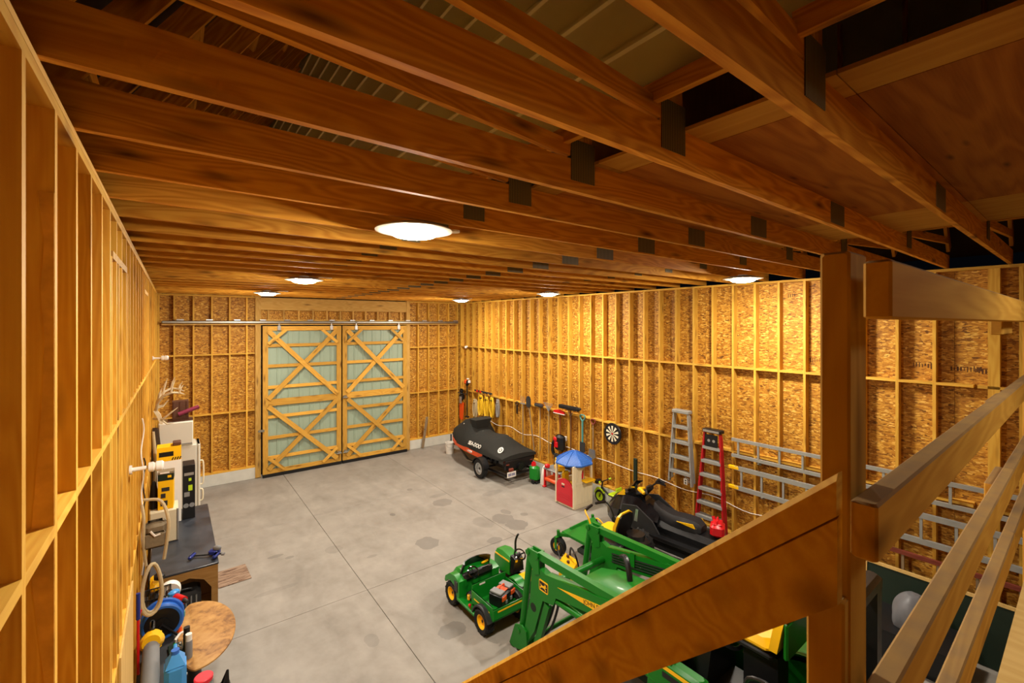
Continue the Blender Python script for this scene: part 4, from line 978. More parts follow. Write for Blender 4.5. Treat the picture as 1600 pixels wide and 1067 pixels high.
bt = thing('toy_workbench', 'red toy workbench with grey top behind the blue-roofed playhouse', 'toy bench', (8.16, 8.72, 0))
part('bench_top', G().bbox((0, 0, .50), (.42, .66, .05), .02), 'grey', bt)
part('shelf', G().bbox((0, 0, .22), (.40, .58, .10), .03), 'orange', bt)
for x in (-.17, .17):
    for y in (-.28, .28): part('leg', G().box((x, y, .24), (.06, .05, .48), None, .8, .8).bbox((x * 1.1, y, .02), (.10, .09, .04), .01), 'red', bt)
part('vise', G().bbox((-.16, .20, .58), (.12, .12, .10), .02), 'red', bt)
part('back_board', G().bbox((.19, 0, .68), (.04, .62, .34), .015), 'dark', bt)
yt = single('toy_dump_truck', G().bbox((0, 0, .12), (.36, .18, .10), .03).prism([(-.2, .16), (-.14, .30), (.08, .32), (.16, .17)], 'Y', -.1, .1).cyl((-.1, -.11, .06), (-.1, .11, .06), .06).cyl((.1, -.11, .06), (.1, .11, .06), .06), 'yellow', 'yellow plastic toy truck on the grey bench top', 'toy truck', (8.13, 8.58, .525), 60)
bl_ = thing('leaf_blower', 'black and red backpack blower hung on studs above the toy workbench', 'blower', (8.42, 8.86, .90))
part('housing', G().bbox((0, 0, .24), (.20, .32, .44), .06), 'black', bl_)
part('cover_plate', G().bbox((-.10, .06, .20), (.03, .14, .16), .02).ell((-.10, .10, .34), (.03, .07, .07)), 'red', bl_)
part('hose', G().tube([(-.02, .16, .3), (-.04, .24, .2), (-.04, .26, 0), (-.02, .22, -.12)], .045), 'black', bl_)
sp = thing('sprayer_tank', 'green wheeled sprayer tank with red cap on the floor by trailer', 'sprayer', (7.98, 9.42, 0), 10)
part('tank', G().bbox((0, 0, .26), (.22, .28, .40), .05), 'toygreen', sp)
part('cap', G().cyl((0, .03, .45), (0, .03, .54), .07, .06, 16).cyl((0, .03, .54), (0, .03, .57), .03), 'red', sp)
for x in (-.13, .13): wheel(sp, (x, -.05, .06), .06, .04, 'dark', 'wheel', 0, .4)
part('foot', G().bbox((0, -.12, .03), (.2, .06, .06), .012).cyl((-.14, -.05, .06), (.14, -.05, .06), .012), 'black', sp)
def sack(h, r, seed):
    q = random.Random(seed); rings = []
    ph_ = [q.uniform(0, 6) for _ in range(4)]
    for i in range(17):
        t = i / 16; rad = r * math.sqrt(max(.05, 1 - (1.25 * t - .3) ** 2)) * .95
        ring = []
        for k in range(28):
            a = 2 * PI * k / 28
            f = 1 + .06 * math.sin(3 * a + ph_[0] + 2 * t) + .05 * math.sin(5 * a + ph_[1] - 4 * t) + .035 * math.sin(9 * a + ph_[2]) * (1 - t)
            ring.append((rad * f * math.cos(a), rad * .8 * f * math.sin(a), h * t))
        rings.append(ring)
    return G().loft(rings)
wb_ = single('plastic_sack', sack(.50, .17, 4), 'white', 'white crumpled sack standing between green sprayer and toy workbench', 'sack', (8.16, 9.16, 0))

tk = thing('tricycle', 'lime green and black tricycle beside the playhouse', 'tricycle', (8.38, 7.06, 0), 0)
wheel(tk, (0, .34, .15), .15, .06, 'lime', 'front_wheel', 0, .7)
for x in (-.2, .2): wheel(tk, (x, -.28, .11), .11, .06, 'lime', 'rear_wheel', 0, .7)
part('frame', G().tube([(0, .34, .15), (0, .28, .42), (0, .26, .52)], .02).tube([(0, .28, .38), (0, .05, .26), (0, -.28, .22)], .025).cyl((-.2, -.28, .11), (.2, -.28, .11), .015), 'black', tk)
part('seat', G().bbox((0, -.12, .32), (.24, .24, .05), .02).bbox((0, -.25, .42), (.22, .04, .20), .015, (-12, 0, 0)), 'lime', tk)
part('handlebar', G().tube([(-.2, .18, .58), (-.1, .25, .54), (0, .26, .53), (.1, .25, .54), (.2, .18, .58)], .014), 'black', tk)
for x in (-.2, .2): part('grip', G().cyl((x * .8, .20, .57), (x * 1.05, .17, .585), .022), 'lime', tk)
part('front_fender', G().tube([(0, .50, .20), (0, .42, .32), (0, .30, .33), (0, .20, .26)], .03), 'lime', tk)
part('basket', G().bbox((0, .40, .50), (.18, .10, .10), .02), 'black', tk)
part('reflector', G().bbox((0, -.28, .36), (.05, .02, .03), .004), 'orange', tk)

# ------------------------------------------------------------------ things on the right-hand wall
XW = XR - .004
def hook(parent, y, z, x=-.03): part('hook', G().tube([(.004, 0, .02), (x, 0, .0), (x - .01, 0, .03)], .005), 'galv', parent)
tm = thing('string_trimmer', 'string trimmer with orange motor hung head-up near the corner', 'trimmer', (8.47, 13.78, 1.95))
part('shaft', G().cyl((0, 0, -.95), (0, 0, .25), .02), 'black', tm)
part('motor', G().bbox((-.02, .03, .34), (.14, .16, .16), .04), 'orange', tm)
part('starter', G().bbox((-.03, -.10, .33), (.14, .08, .15), .03).cyl((0, 0, .2), (0, 0, .28), .05), 'black', tm)
part('hanger', G().cyl((.0, 0, .12), (.095, 0, .12), .008), 'galv', tm)
part('cap', G().bbox((0, -.06, .45), (.08, .12, .05), .02).bbox((0, -.15, .36), (.1, .04, .10), .012), 'white', tm)
part('handle', G().tube([(-.02, 0, -.10), (-.10, .10, -.08), (-.10, -.10, -.08), (-.02, 0, -.10)], .014), 'black', tm)
part('guard', G().bbox((0, 0, -.92), (.10, .2, .05), .015), 'black', tm)
hs = thing('hedge_saw', 'chainsaw with dark body hanging bar-down in an orange scabbard', 'chainsaw', (8.46, 14.13, 1.5))
part('body', G().bbox((0, 0, .20), (.16, .22, .26), .05).bbox((0, .03, .42), (.12, .18, .16), .05), 'black', hs)
part('cover', G().bbox((-.07, -.02, .10), (.04, .14, .26), .015, (0, 0, 0)), 'silver', hs)
part('scabbard', G().prism([(-.13, .0), (.13, .0), (.12, -.56), (.04, -.64), (-.06, -.62)], 'X', -.03, .02), 'orange', hs)
part('handle', G().tube([(0, -.10, .32), (-.10, -.10, .36), (-.10, .10, .36), (0, .10, .32)], .016), 'dark', hs)
def coil(name, label, cat, y, zt, zb, wd, mat, n, r, seed, grp=None):
    q = random.Random(seed); g = G()
    for k in range(n):
        o = -.035 - .012 * (k % 4); w1 = wd * q.uniform(.55, 1) / 2; dz = q.uniform(-.06, .05); dy = q.uniform(-.25, .25) * wd
        pts = []
        for i in range(14):
            t = 2 * PI * i / 14
            s_ = math.sin(t); c_ = math.cos(t)
            pts.append((o + .01 * q.uniform(-1, 1), dy + w1 * s_ * (1 - .35 * max(0, c_)), (zt + zb) / 2 - zt + (zt - zb) / 2 * c_ * (1 if c_ > 0 else 1 + dz)))
        g.tube(pts, r, 6, loop=True)
    t = thing(name, label, cat, (XW, y, zt), 0, grp)
    part('loops', g, mat, t); 
    part('wrap', G().bbox((-.055, 0, -.10), (.08, wd * .45, .05), .015), mat if name != 'cord_coil' else 'black', t); hook(t, 0, 0, -.06)
    return t
coil('rope_coil', 'pale grey rope coil hanging left of the yellow cords', 'rope', 13.30, 1.72, 1.10, .20, 'tanrope', 6, .014, 2)
coil('cord_coil', 'first yellow cord coil beside the pale rope', 'cord', 12.92, 1.92, 1.22, .26, 'yrope', 9, .011, 3, 'yellow cords on the wall')
coil('cord_coil', 'middle yellow cord coil of three hanging on the wall', 'cord', 12.58, 1.90, 1.18, .26, 'yrope', 9, .011, 5, 'yellow cords on the wall')
coil('cord_coil', 'last yellow cord coil beside the grey cord', 'cord', 12.26, 1.92, 1.26, .24, 'yrope', 9, .011, 8, 'yellow cords on the wall')
coil('cord_bundle', 'grey cord bundle hanging right of the yellow coils', 'cord', 11.92, 1.90, 1.32, .16, 'greycord', 7, .016, 9)
rk = thing('strap_rack', 'dark rail of ratchet straps over the yellow cord coils', 'rack', (XW, 12.85, 2.03))
part('rail', G().box((-.012, 0, 0), (.02, 1.1, .05)), 'dark', rk)
for k in range(5): part('strap', G().bbox((-.028, -.45 + .2 * k, -.01), (.03, .09, .08), .01), 'red' if k > 2 else 'dark', rk)
lp = thing('tow_strap', 'black looped strap hanging alone from a stud', 'strap', (XW, 10.91, 1.94))
part('loop', G().tube([(-.03, .06 * math.sin(t), -.03 + .06 * math.cos(t)) for t in (2 * PI * k / 14 for k in range(14))], .014, 8, True), 'black', lp)
part('tail', G().bbox((-.03, 0, -.22), (.02, .06, .26), .006), 'black', lp)
hook(lp, 0, 0)
def tool(name, label, cat, y, zt, zb, shaft, r=.016, dy=0):
    t = thing(name, label, cat, (XW - .03, y, 0))
    part('handle', G().cyl((0, dy, zb), (0, 0, zt), r), shaft, t)
    part('hook', G().tube([(.03, 0, zt - .12), (-.03, .03, zt - .12), (-.03, .03, zt - .09)], .005), 'galv', t)
    return t
sb = lambda w, h: [(-w, 0), (-w, h * .7), (-w * .6, h * .95), (0, h), (w * .6, h * .95), (w, h * .7), (w, 0), (w * .3, -.04), (-w * .3, -.04)]
t = tool('round_shovel', 'long-handled steel shovel hung blade up, left of the rakes', 'shovel', 10.33, 1.95, .62, 'grey_wood', .018, -.25)
part('blade', G().prism(sb(.10, .30), 'X', -.03, -.012).xf(Matrix.Translation((0, 0, 1.92))), 'dark', t)
t = tool('garden_fork', 'old fork with grey tines hung beside the long shovel', 'fork', 10.62, 1.95, .75, 'grey_wood', .016)
for k in range(4): part('tine', G().cyl((-.01, -.09 + .06 * k, 1.95), (-.02, -.09 + .06 * k, 2.18), .008, .004, 8), 'grey', t)
part('crossbar', G().box((-.01, 0, 1.95), (.02, .22, .025)), 'grey', t)
t = tool('push_broom', 'short broom with dark brown bristle head, left of the fan rake', 'broom', 9.82, 2.02, .7, 'grey_wood', .014)
part('head', G().bbox((-.03, 0, 2.03), (.09, .36, .10), .03), 'rust', t); part('bristles', G().bbox((-.07, 0, 2.02), (.05, .34, .09), .02), 'dark', t)
t = tool('fan_rake', 'grey wire fan rake hung head up between the two brooms', 'rake', 9.44, 1.9, .7, 'grey_wood', .014)
for k in range(9):
    a = (k - 4) / 4; part('tine', G().tube([(-.01, .01 * a, 1.9), (-.02, .18 * a, 2.12), (-.05, .19 * a, 2.14)], .006, 6), 'grey', t)
part('rib', G().tube([(-.015, -.1, 2.03), (-.015, 0, 2.04), (-.015, .1, 2.03)], .008), 'grey', t)
t = tool('snow_brush', 'bright red plastic scraper head hung beside the black push broom', 'scraper', 8.98, 1.94, .8, 'red_wood', .012)
part('head', G().prism([(-.22, .02), (-.20, .09), (-.06, .12), (.06, .12), (.20, .09), (.22, .02)], 'X', -.05, -.01).xf(Matrix.Translation((0, 0, 1.90))), 'red', t)
part('head_edge', G().box((-.03, 0, 1.915), (.05, .44, .02)), 'white', t)
t = tool('push_broom', 'wide black push broom hung head up on a long dark handle', 'broom', 8.56, 2.10, .30, 'rust', .016)
part('head', G().bbox((-.04, 0, 2.15), (.12, .78, .07), .02), 'dark', t); part('bristles', G().bbox((-.09, 0, 2.14), (.05, .76, .10), .02), 'black', t)
part('brace', G().tube([(-.02, -.16, 2.12), (-.01, 0, 1.9), (-.02, .16, 2.12)], .008), 'galv', t)
t = tool('spade', 'spade with teal D-handle hung blade down', 'spade', 8.13, 1.86, 1.30, 'teal', .026)
part('grip', G().tube([(0, 0, 1.84), (0, .07, 1.92), (0, .07, 2.0), (0, -.07, 2.0), (0, -.07, 1.92), (0, 0, 1.84)], .018), 'teal', t)
part('blade', G().prism([(-.09, 1.30), (.09, 1.30), (.09, 1.06), (0, 1.0), (-.09, 1.06)], 'X', -.012, .004), 'dark', t)
t = tool('scoop_shovel', 'shovel with dark red grip and grey scoop, nearest the dartboard', 'shovel', 7.76, 1.84, 1.2, 'grey_wood', .015)
part('grip', G().tube([(0, 0, 1.82), (0, .06, 1.88), (0, .06, 1.95), (0, -.06, 1.95), (0, -.06, 1.88), (0, 0, 1.82)], .018), 'red_wood', t)
part('scoop', G().prism([(-.10, 1.2), (.10, 1.2), (.12, 1.02), (0, .93), (-.12, 1.02)], 'X', -.05, -.03), 'galv', t)

# dartboard
dt = thing('dartboard', 'round black and cream dartboard hung on studs beside the shovels', 'dartboard', (XW - .03, 7.12, 1.72))
part('surround', G().lathe([(.001, -.02), (.25, -.02), (.262, 0), (.25, .022), (.001, .022)], 40, axis='X').xf(rotm('Z', 180)), 'black', dt)
def wedge(r0, r1, a0, a1): return [(r * math.cos(a), r * math.sin(a)) for r, a in [(r0, a0 + (a1 - a0) * k / 3) for k in range(4)] + [(r1, a1 - (a1 - a0) * k / 3) for k in range(4)]]
for k in range(20):
    a0, a1 = 2 * PI * (k - .5) / 20, 2 * PI * (k + .5) / 20
    part('segment', G().prism(wedge(.03, .19, a0, a1), 'X', -.026, -.021), 'cream' if k % 2 else 'black', dt)
part('bull', G().cyl((-.028, 0, 0), (-.02, 0, 0), .022), 'red', dt)

# step ladders
def stepladder(name, label, yl0, yr0, yl1, yr1, z0, z1, x0, x1, rail, step, n, cap, extra=0):
    """side rails from (yl0, yr0) at z0 to (yl1, yr1) at z1, leaning from x0 to x1"""
    yc = (yl0 + yr0) / 2
    t = thing(name, label, 'ladder', (x0, yc, z0))
    L = lambda f, a, b: a + (b - a) * f
    P = lambda f, s_: Vector((L(f, x0, x1) - x0, L(f, yl0 if s_ else yr0, yl1 if s_ else yr1) - yc, L(f, z0, z1) - z0))
    for s_ in (0, 1):
        stick('rail', P(0, s_), P(1, s_), .075, .03, rail, t, (1, 0, 0))
        q0 = P(.03, s_) + Vector((.10 + extra, 0, 0)); q1 = P(.97, s_) + Vector((.05, 0, 0))
        stick('rear_rail', q0, q1, .03, .025, rail, t, (1, 0, 0))
    for k in range(n):
        f = .09 + (k + .3) * .86 / n
        a, b = P(f, 0), P(f, 1)
        stick('step', a, b, .095, .055, step, t, (1, 0, 0))
        stick('rear_bar', P(f, 0) + Vector((.08 + extra * (1 - f), 0, .02)), P(f, 1) + Vector((.08 + extra * (1 - f), 0, .02)), .012, .02, step, t, (1, 0, 0))
    for s_ in (0, 1):
        a = P(.01, s_); m = P(.14, .5); m = (P(.13, 0) + P(.13, 1)) / 2; m = m + (P(.13, s_) - m) * .35
        stick('foot_brace', a + Vector((0, 0, .02)), m, .02, .008, step, t, (1, 0, 0))
    c = (P(1, 0) + P(1, 1)) / 2
    tp = part('top_cap', G().bbox((c.x + .02, c.y, c.z + .03), (.16, abs(yl1 - yr1) + .06, .07), .012), cap, t)
    return t, tp, P
t, tp, P = stepladder('step_ladder', 'bare aluminium step ladder hung folded on the stud wall', 5.50, 4.98, 5.38, 5.06, 1.07, 2.54, 8.42, 8.42, 'alu', 'alu', 4, 'alu')
part('hook', G().tube([(.12, 0, 1.30), (.05, 0, 1.28), (.05, 0, 1.33)], .01), 'galv', t)
t, tp, P = stepladder('step_ladder', 'red fibreglass step ladder with black top standing by the snowmobile', 4.90, 4.27, 4.71, 4.40, .02, 2.26, 8.35, 8.44, 'ladder_red', 'alu', 7, 'black', .02)
c = (P(.93, 0) + P(.93, 1)) / 2
part('label_plate', G().bbox((c.x - .04, c.y, c.z - .01), (.012, .26, .26), .006), 'black', t)
for dy in (-.05, .05): part('label_mark', G().cyl((c.x - .049, c.y + dy, c.z), (c.x - .044, c.y + dy, c.z), .028), 'silver', t)
part('cap_edge', G().box((P(1, 0).x - .068, (P(1, 0).y + P(1, 1).y) / 2, P(1, 0).z + .03), (.012, .32, .04)), 'silver', tp)

def long_ladder(name, label, y0, y1, zt, zb, rungs, rail, rung, x, tips=None, rh=.055):
    t = thing(name, label, 'ladder', (x, y0, zb))
    L = y0 - y1
    for z in (zt - zb, 0): stick('rail', (0, 0, z), (0, -L, z), .05, rh, rail, t, (1, 0, 0))
    n = int(L / rungs)
    for k in range(n): stick('rung', (0, -.12 - rungs * k, 0), (0, -.12 - rungs * k, zt - zb), .032, .032, rung, t, (1, 0, 0))
    if tips:
        for z in (zt - zb, 0): part('end_cap', G().bbox((0, .02, z), (.06, .22, .085), .02), tips, t)
    for y in (-.5, -L + .6): part('bracket', G().box((.028, y, -.05), (.02, .04, .06)).box((-.01, y, -.045), (.09, .03, .02)), 'galv', t)
    return t
long_ladder('ladder_section', 'plain aluminium ladder section hung level, uppermost on the wall', 4.20, -1.0, 2.20, 1.90, .36, 'alu', 'alu', 8.49)
long_ladder('extension_ladder', 'aluminium extension ladder with yellow tips hung under the plain section', 4.14, -1.0, 1.67, 1.30, .36, 'alu', 'alu', 8.49, 'yellow', .075)
long_ladder('wooden_ladder', 'old ladder with faded red rails hung lowest on the wall', 2.2, -1.2, 1.06, .66, .38, 'red_wood', 'grey_wood', 8.49)

# outlets and loose cable
for y, z, lab in ((8.82, 1.24, 'white outlet box on a stud behind the broom handles'), (5.20, 1.09, 'white outlet box under the hanging aluminium ladder'), (3.42, .94, 'white outlet box under the yellow-tipped ladder')):
    t = thing('outlet_box', lab, 'outlet', (XR + .02, y, z), 0, 'wall outlets')
    part('box', G().bbox((0, 0, 0), (.06, .075, .115), .006), 'white', t)
    part('cover_plate', G().bbox((-.033, 0, 0), (.008, .085, .125), .003), 'white', t)
    for dz in (-.025, .025): part('socket', G().bbox((-.038, 0, dz), (.004, .03, .028), .003), 'dark', t)
q = random.Random(3)
pts = []
for k in range(64):
    y = 13.0 - .16 * k; pts.append((XR - .008, y, 1.0 + .05 * math.sin(k * .75) * (.6 + .4 * math.sin(k * .13)) + .02 * (y - 8)))
single('wall_cable', G().tube(pts, .0075, 6), 'white', 'thin white cable sagging along the ladder wall from stud to stud', 'cable')
t = thing('sensor', 'small white sensor lamp on a stud near the far corner', 'sensor', (XR - .03, 13.9, 3.56))
part('body', G().bbox((0, 0, 0), (.06, .08, .06), .01), 'white', t); part('head', G().ell((-.06, -.03, -.02), (.05, .05, .05)), 'white', t)
single('fence_post', G().bbox((0, 0, .64), (.05, .09, 1.28), .008), 'darkgreen', 'dark green square stake leaning by studs behind snowmobile', 'stake', (8.52, 6.45, 0))
single('lumber_offcut', G().box((0, 0, .55), (.04, .09, 1.1)).xf(rotm('X', 8)), 'grey_wood', 'grey board end leaning in back corner by doors', 'board', (7.0, 14.36, .02), 60)

M['bag_film'] = pm('grey_bag_film', '#66676b', .45, 0, .2, 5, bump=.2)
# ------------------------------------------------------------------ under the loft on the right
gp = thing('table_half', 'dark green table half edged in pale wood leaning under the ladders', 'table top', (8.30, 1.35, 0))
part('panel', G().box((0, 0, .41), (.02, 1.5, .80)).xf(rotm('Y', 8)), 'darkgreen', gp)
part('top_edge', G().box((0, 0, .82), (.045, 1.54, .04)).xf(rotm('Y', 8)), 'ply_pale', gp)
for y in (-.76, .76): part('side_edge', G().box((0, y, .41), (.045, .03, .84)).xf(rotm('Y', 8)), 'ply_pale', gp)
single('plastic_bag', sack(.42, .27, 11), 'bag_film', 'grey-white plastic bag heaped before the dark green table half', 'bag', (7.75, 1.45, .42))
single('storage_tote', G().loft([[(-.3, -.35, 0), (.3, -.35, 0), (.3, .35, 0), (-.3, .35, 0)], [(-.35, -.4, .40), (.35, -.4, .40), (.35, .4, .40), (-.35, .4, .40)], [(-.37, -.42, .40), (.37, -.42, .40), (.37, .42, .40), (-.37, .42, .40)], [(-.37, -.42, .415), (.37, -.42, .415), (.37, .42, .415), (-.37, .42, .415)]]), 'black', 'black storage tote under the plastic bag', 'tote', (7.74, 1.43, 0))
sg_ = thing('enamel_sign', 'rounded yellow-green sign leaning on the stud wall under the ladders', 'sign', (8.44, .42, 0))
part('plate', G().prism([(-.16, .14), (-.14, .10), (.14, .10), (.16, .14), (.16, .70), (.12, .77), (-.12, .77), (-.16, .70)], 'X', -.01, .01).box((0, 0, .05), (.03, .1, .12)), 'khaki', sg_)
part('field', G().prism([(-.13, .15), (.13, .15), (.13, .68), (.10, .74), (-.10, .74), (-.13, .68)], 'X', -.014, -.009), 'lime', sg_)

# ------------------------------------------------------------------ along the left wall, far to near
fr = thing('fridge', 'white upright fridge against the left studs near the back corner', 'fridge', (.13, 12.78, 0))
part('cabinet', G().bbox((-.02, 0, .84), (.66, .62, 1.62), .02), 'white_enamel', fr)
d = part('door', G().bbox((.345, 0, .86), (.06, .62, 1.56), .025), 'white_enamel', fr)
part('handle', G().tube([(.37, -.26, 1.25), (.43, -.27, 1.20), (.43, -.27, .75), (.37, -.26, .70)], .016).tube([(.37, -.26, .60), (.42, -.27, .56), (.42, -.27, .36), (.37, -.26, .32)], .016), 'cream', d)
part('kick_plate', G().box((0, 0, .04), (.6, .56, .06)), 'dark', fr)
mf = thing('small_freezer', 'white cube freezer standing on top of the fridge', 'freezer', (.06, 12.75, 1.652))
part('cabinet', G().bbox((0, 0, .27), (.62, .60, .54), .02), 'white_enamel', mf)
part('lid_seam', G().box((0, -.302, .04), (.58, .006, .012)), 'dark', mf)
sm = thing('pipe_section', 'square brown metal flue section on a plate on the small freezer', 'flue', (.14, 12.70, 2.20))
part('base_plate', G().box((0, 0, .008), (.46, .36, .016)), 'rust', sm)
part('flue', G().prism([(-.15, -.13), (.15, -.13), (.15, .13), (-.15, .13)], 'Z', .016, .44).box((0, -.135, .23), (.02, .012, .42)).box((-.12, -.135, .23), (.02, .012, .42)).box((.12, -.135, .23), (.02, .012, .42)), 'rust', sm)
part('paper_tube', G().cyl((-.04, -.19, .16), (.34, -.17, .29), .045, n=14), 'purple', sm, 'dark red paper tube')
# workbench
wk = thing('workbench', 'long dark-topped workbench in a wooden frame along the left wall', 'workbench', (.14, 9.15, 0))
part('top', G().bbox((0, 0, .885), (.80, 2.66, .03), .006), 'benchtop', wk)
part('side_panel', G().box((.365, 0, .44), (.02, 2.4, .84)), 'bench_wood', wk)  # unseen closed side, added to block lamp light so the arched opening stays dark
part('apron', G().prism([(-.39, .87), (.39, .87), (.39, .30), (.31, .30), (.31, .56), (.22, .70), (.05, .77), (-.12, .74), (-.24, .66), (-.28, .5), (-.30, .30), (-.39, .30)], 'Y', -1.32, -1.27), 'bench_wood', wk)
for x, y in ((-.36, -1.25), (.36, -1.25), (-.36, 1.27), (.36, 1.27), (.36, 0)): part('leg', G().box((x, y, .44), (.05, .07, .86)), 'bench_wood', wk)
part('side_apron', G().box((.37, 0, .80), (.05, 2.5, .13)), 'bench_wood', wk)
part('shelf', G().box((0, 0, .2), (.70, 2.4, .02)), 'bench_wood', wk)
cs = thing('tool_case', 'dark grey tool case with ribbed front in the bench opening', 'case', (.12, 8.05, .212))
part('shell', G().bbox((0, 0, .17), (.42, .36, .32), .04), 'dark', cs)
for k in range(6): part('rib', G().bbox((-.15 + .06 * k, -.185, .2), (.02, .02, .18), .006), 'grey', cs)
part('handle', G().tube([(-.1, -.12, .32), (-.08, -.14, .38), (.08, -.14, .38), (.1, -.12, .32)], .016), 'black', cs)
cl = thing('bar_clamp', 'dark blue pistol-grip clamp lying on the bench top corner', 'clamp', (.40, 8.10, .902), -28)
part('bar', G().box((0, 0, .03), (.46, .025, .02)), 'dark', cl)
part('grip', G().bbox((.10, .03, .05), (.15, .10, .09), .025).bbox((.16, -.06, .04), (.05, .16, .06), .02).bbox((-.18, -.03, .04), (.05, .16, .05), .015), 'navy', cl)
part('jaw_pad', G().ell((.14, .02, .11), (.06, .03, .04)).cyl((.22, -.02, .03), (.26, -.02, .03), .02), 'grey', cl)
cbx = thing('steel_cabinet', 'beige steel wall cabinet standing on the rear of the workbench', 'cabinet', (-.10, 9.22, .902))
part('body', G().bbox((-.01, 0, .26), (.36, .40, .52), .008), 'beige', cbx)
part('door', G().bbox((-.02, -.21, .26), (.33, .025, .50), .006), 'beige', cbx)
part('edge_strip', G().box((.166, -.21, .26), (.02, .03, .50)), 'grey', cbx)
yx = thing('product_carton', 'tall yellow carton with grey lid on the beige cabinet', 'carton', (-.085, 9.15, 1.424), -4)
part('box', G().bbox((0, 0, .23), (.20, .20, .46), .004), 'yellow', yx)
part('lid_band', G().box((0, 0, .515), (.202, .202, .11)), 'darkgreen', yx)
part('lid_top', G().box((0, 0, .58), (.205, .205, .03), (0, 0, 0)), 'khaki', yx)
part('label_print', G().box((0, -.102, .32), (.10, .004, .06)).box((-.03, -.102, .22), (.06, .004, .07)).box((-.02, -.102, .10), (.09, .004, .08)), 'dark', yx)
part('badge_print', G().bbox((.05, -.103, .52), (.05, .004, .04), .002), 'yellow', yx)
part('lid_print', G().box((-.01, -.1035, .585), (.12, .004, .02)), 'white', yx)
single('helmet_bag', sack(.44, .06, 21), 'black', 'black cloth bag slumped against studs beside the yellow carton', 'bag', (-.246, 9.20, 1.424))
gb = thing('charger_box', 'tall black equipment carton with silver rounds and green print behind cabinet', 'carton', (.232, 10.05, .902))
part('box', G().bbox((0, 0, .48), (.18, .36, .96), .006), 'black', gb)
for x in (-.043, .043): part('round_print', G().cyl((x, -.186, .24), (x, -.18, .24), .04, n=24), 'silver', gb)
part('green_print', G().box((.02, -.183, .55), (.06, .004, .10)).box((.015, -.183, .70), (.04, .004, .05)), 'lime', gb)
part('white_print', G().box((-.03, -.183, .44), (.08, .004, .08)).box((.0, -.183, .80), (.14, .004, .05)), 'silver', gb)
px = thing('flat_carton', 'pale pink-white carton with bold yellow top panel against the wall', 'carton', (-.05, 9.98, .902))
part('box', G().bbox((0, 0, .55), (.34, .30, 1.10), .005), 'white', px)
part('yellow_band', G().box((0, 0, 1.22), (.342, .302, .24)), 'yellow', px)
part('black_print', G().box((-.04, -.153, 1.22), (.20, .004, .08)), 'black', px)
for k in range(4): part('hazard_stripe', G().box((.05 + .035 * k, -.153, 1.13), (.018, .004, .05), (0, 25, 0)), 'black', px)
part('dark_corner', G().bbox((.11, -.02, 1.37), (.12, .2, .06), .01), 'rust', px)
# antlers and hide
an = thing('antler_skull', 'deer skull with branching pale antlers hung on the left studs', 'antlers', (-.285, 10.6, 2.72))
part('skull', G().loft([[(.0 + x * .06, y * .06, .06) for x, y in ((0, -1), (1, -.6), (1, .6), (0, 1))], [(.04 + x * .07, y * .055, -.02) for x, y in ((0, -1), (1, -.6), (1, .6), (0, 1))], [(.10 + x * .04, y * .03, -.20) for x, y in ((0, -1), (1, -.6), (1, .6), (0, 1))]]), 'bone', an)
for sx in (-1, 1):
    main = [(.04, sx * .04, .08), (.06, sx * .16, .22), (.14, sx * .28, .36), (.26, sx * .34, .42), (.38, sx * .30, .40), (.46, sx * .24, .36)]
    g = G().tube(main, [.028, .027, .025, .022, .016, .006], 8)
    for i, h in ((1, .24), (2, .26), (3, .22), (4, .14)):
        a = Vector(main[i]); g.tube([a, a + Vector((.02, sx * .02, h * .55)), a + Vector((.06, -sx * .02, h))], [.02, .014, .004], 7)
    g.tube([(.05, sx * .08, .12), (.14, sx * .09, .14), (.22, sx * .06, .24)], [.018, .013, .004], 7)
    part('antler', g, 'bone', an)
g = G().tube([(.0, .1, -.1), (.14, -.05, -.1), (.26, -.12, .02), (.36, -.10, .10)], [.022, .02, .014, .005], 7).tube([(.1, 0, -.1), (.2, .04, -.22), (.3, 0, -.20)], [.018, .013, .004], 7)
part('shed_antler', g, 'bone', an)
hd2 = single('hanging_hide', G().loft([[(x, y, 0) for x, y in ((0, -.10), (.08, -.06), (.09, .05), (0, .1))], [(x, y, -.45) for x, y in ((0, -.22), (.12, -.12), (.13, .10), (0, .2))], [(x, y, -1.0) for x, y in ((0, -.20), (.09, -.10), (.10, .05), (0, .16))], [(x, y, -1.25) for x, y in ((0, -.06), (.04, -.03), (.04, .03), (0, .06))]]), 'hide', 'dark brown hide hanging on the wall under the antlers', 'hide', (-.30, 10.56, 2.46))
single('bark_strips', G().tube([(.02, -.25, 0), (.05, -.26, -.5), (.03, -.30, -1.1)], [.02, .03, .015]).tube([(.03, .22, -.05), (.06, .24, -.5), (.02, .2, -1.0)], .018), 'tanrope', 'pale twisted strips hanging either side of the brown hide', 'strips', (-.30, 10.56, 2.45))
# lamp holders on arms
for x, y, z, lab in ((-.30, 5.22, 3.10, 'white lamp holder on an arm from the left wall, closer to the stair'), (-.30, 10.9, 3.74, 'small white lamp holder high on the left wall past the antlers')):
    t = thing('wall_lamp_holder', lab, 'lamp holder', (x, y, z), 0, 'lamp holders on the left wall')
    part('arm', G().cyl((-.008, 0, 0), (.13, 0, 0), .018).cyl((-.008, 0, 0), (.01, 0, 0), .04), 'white', t)
    part('socket', G().lathe([(.02, .12), (.042, .125), (.045, .16), (.036, .165), (.036, .175), (.045, .18), (.045, .22), (.034, .235), (.001, .236)], 20, axis='X'), 'white', t)
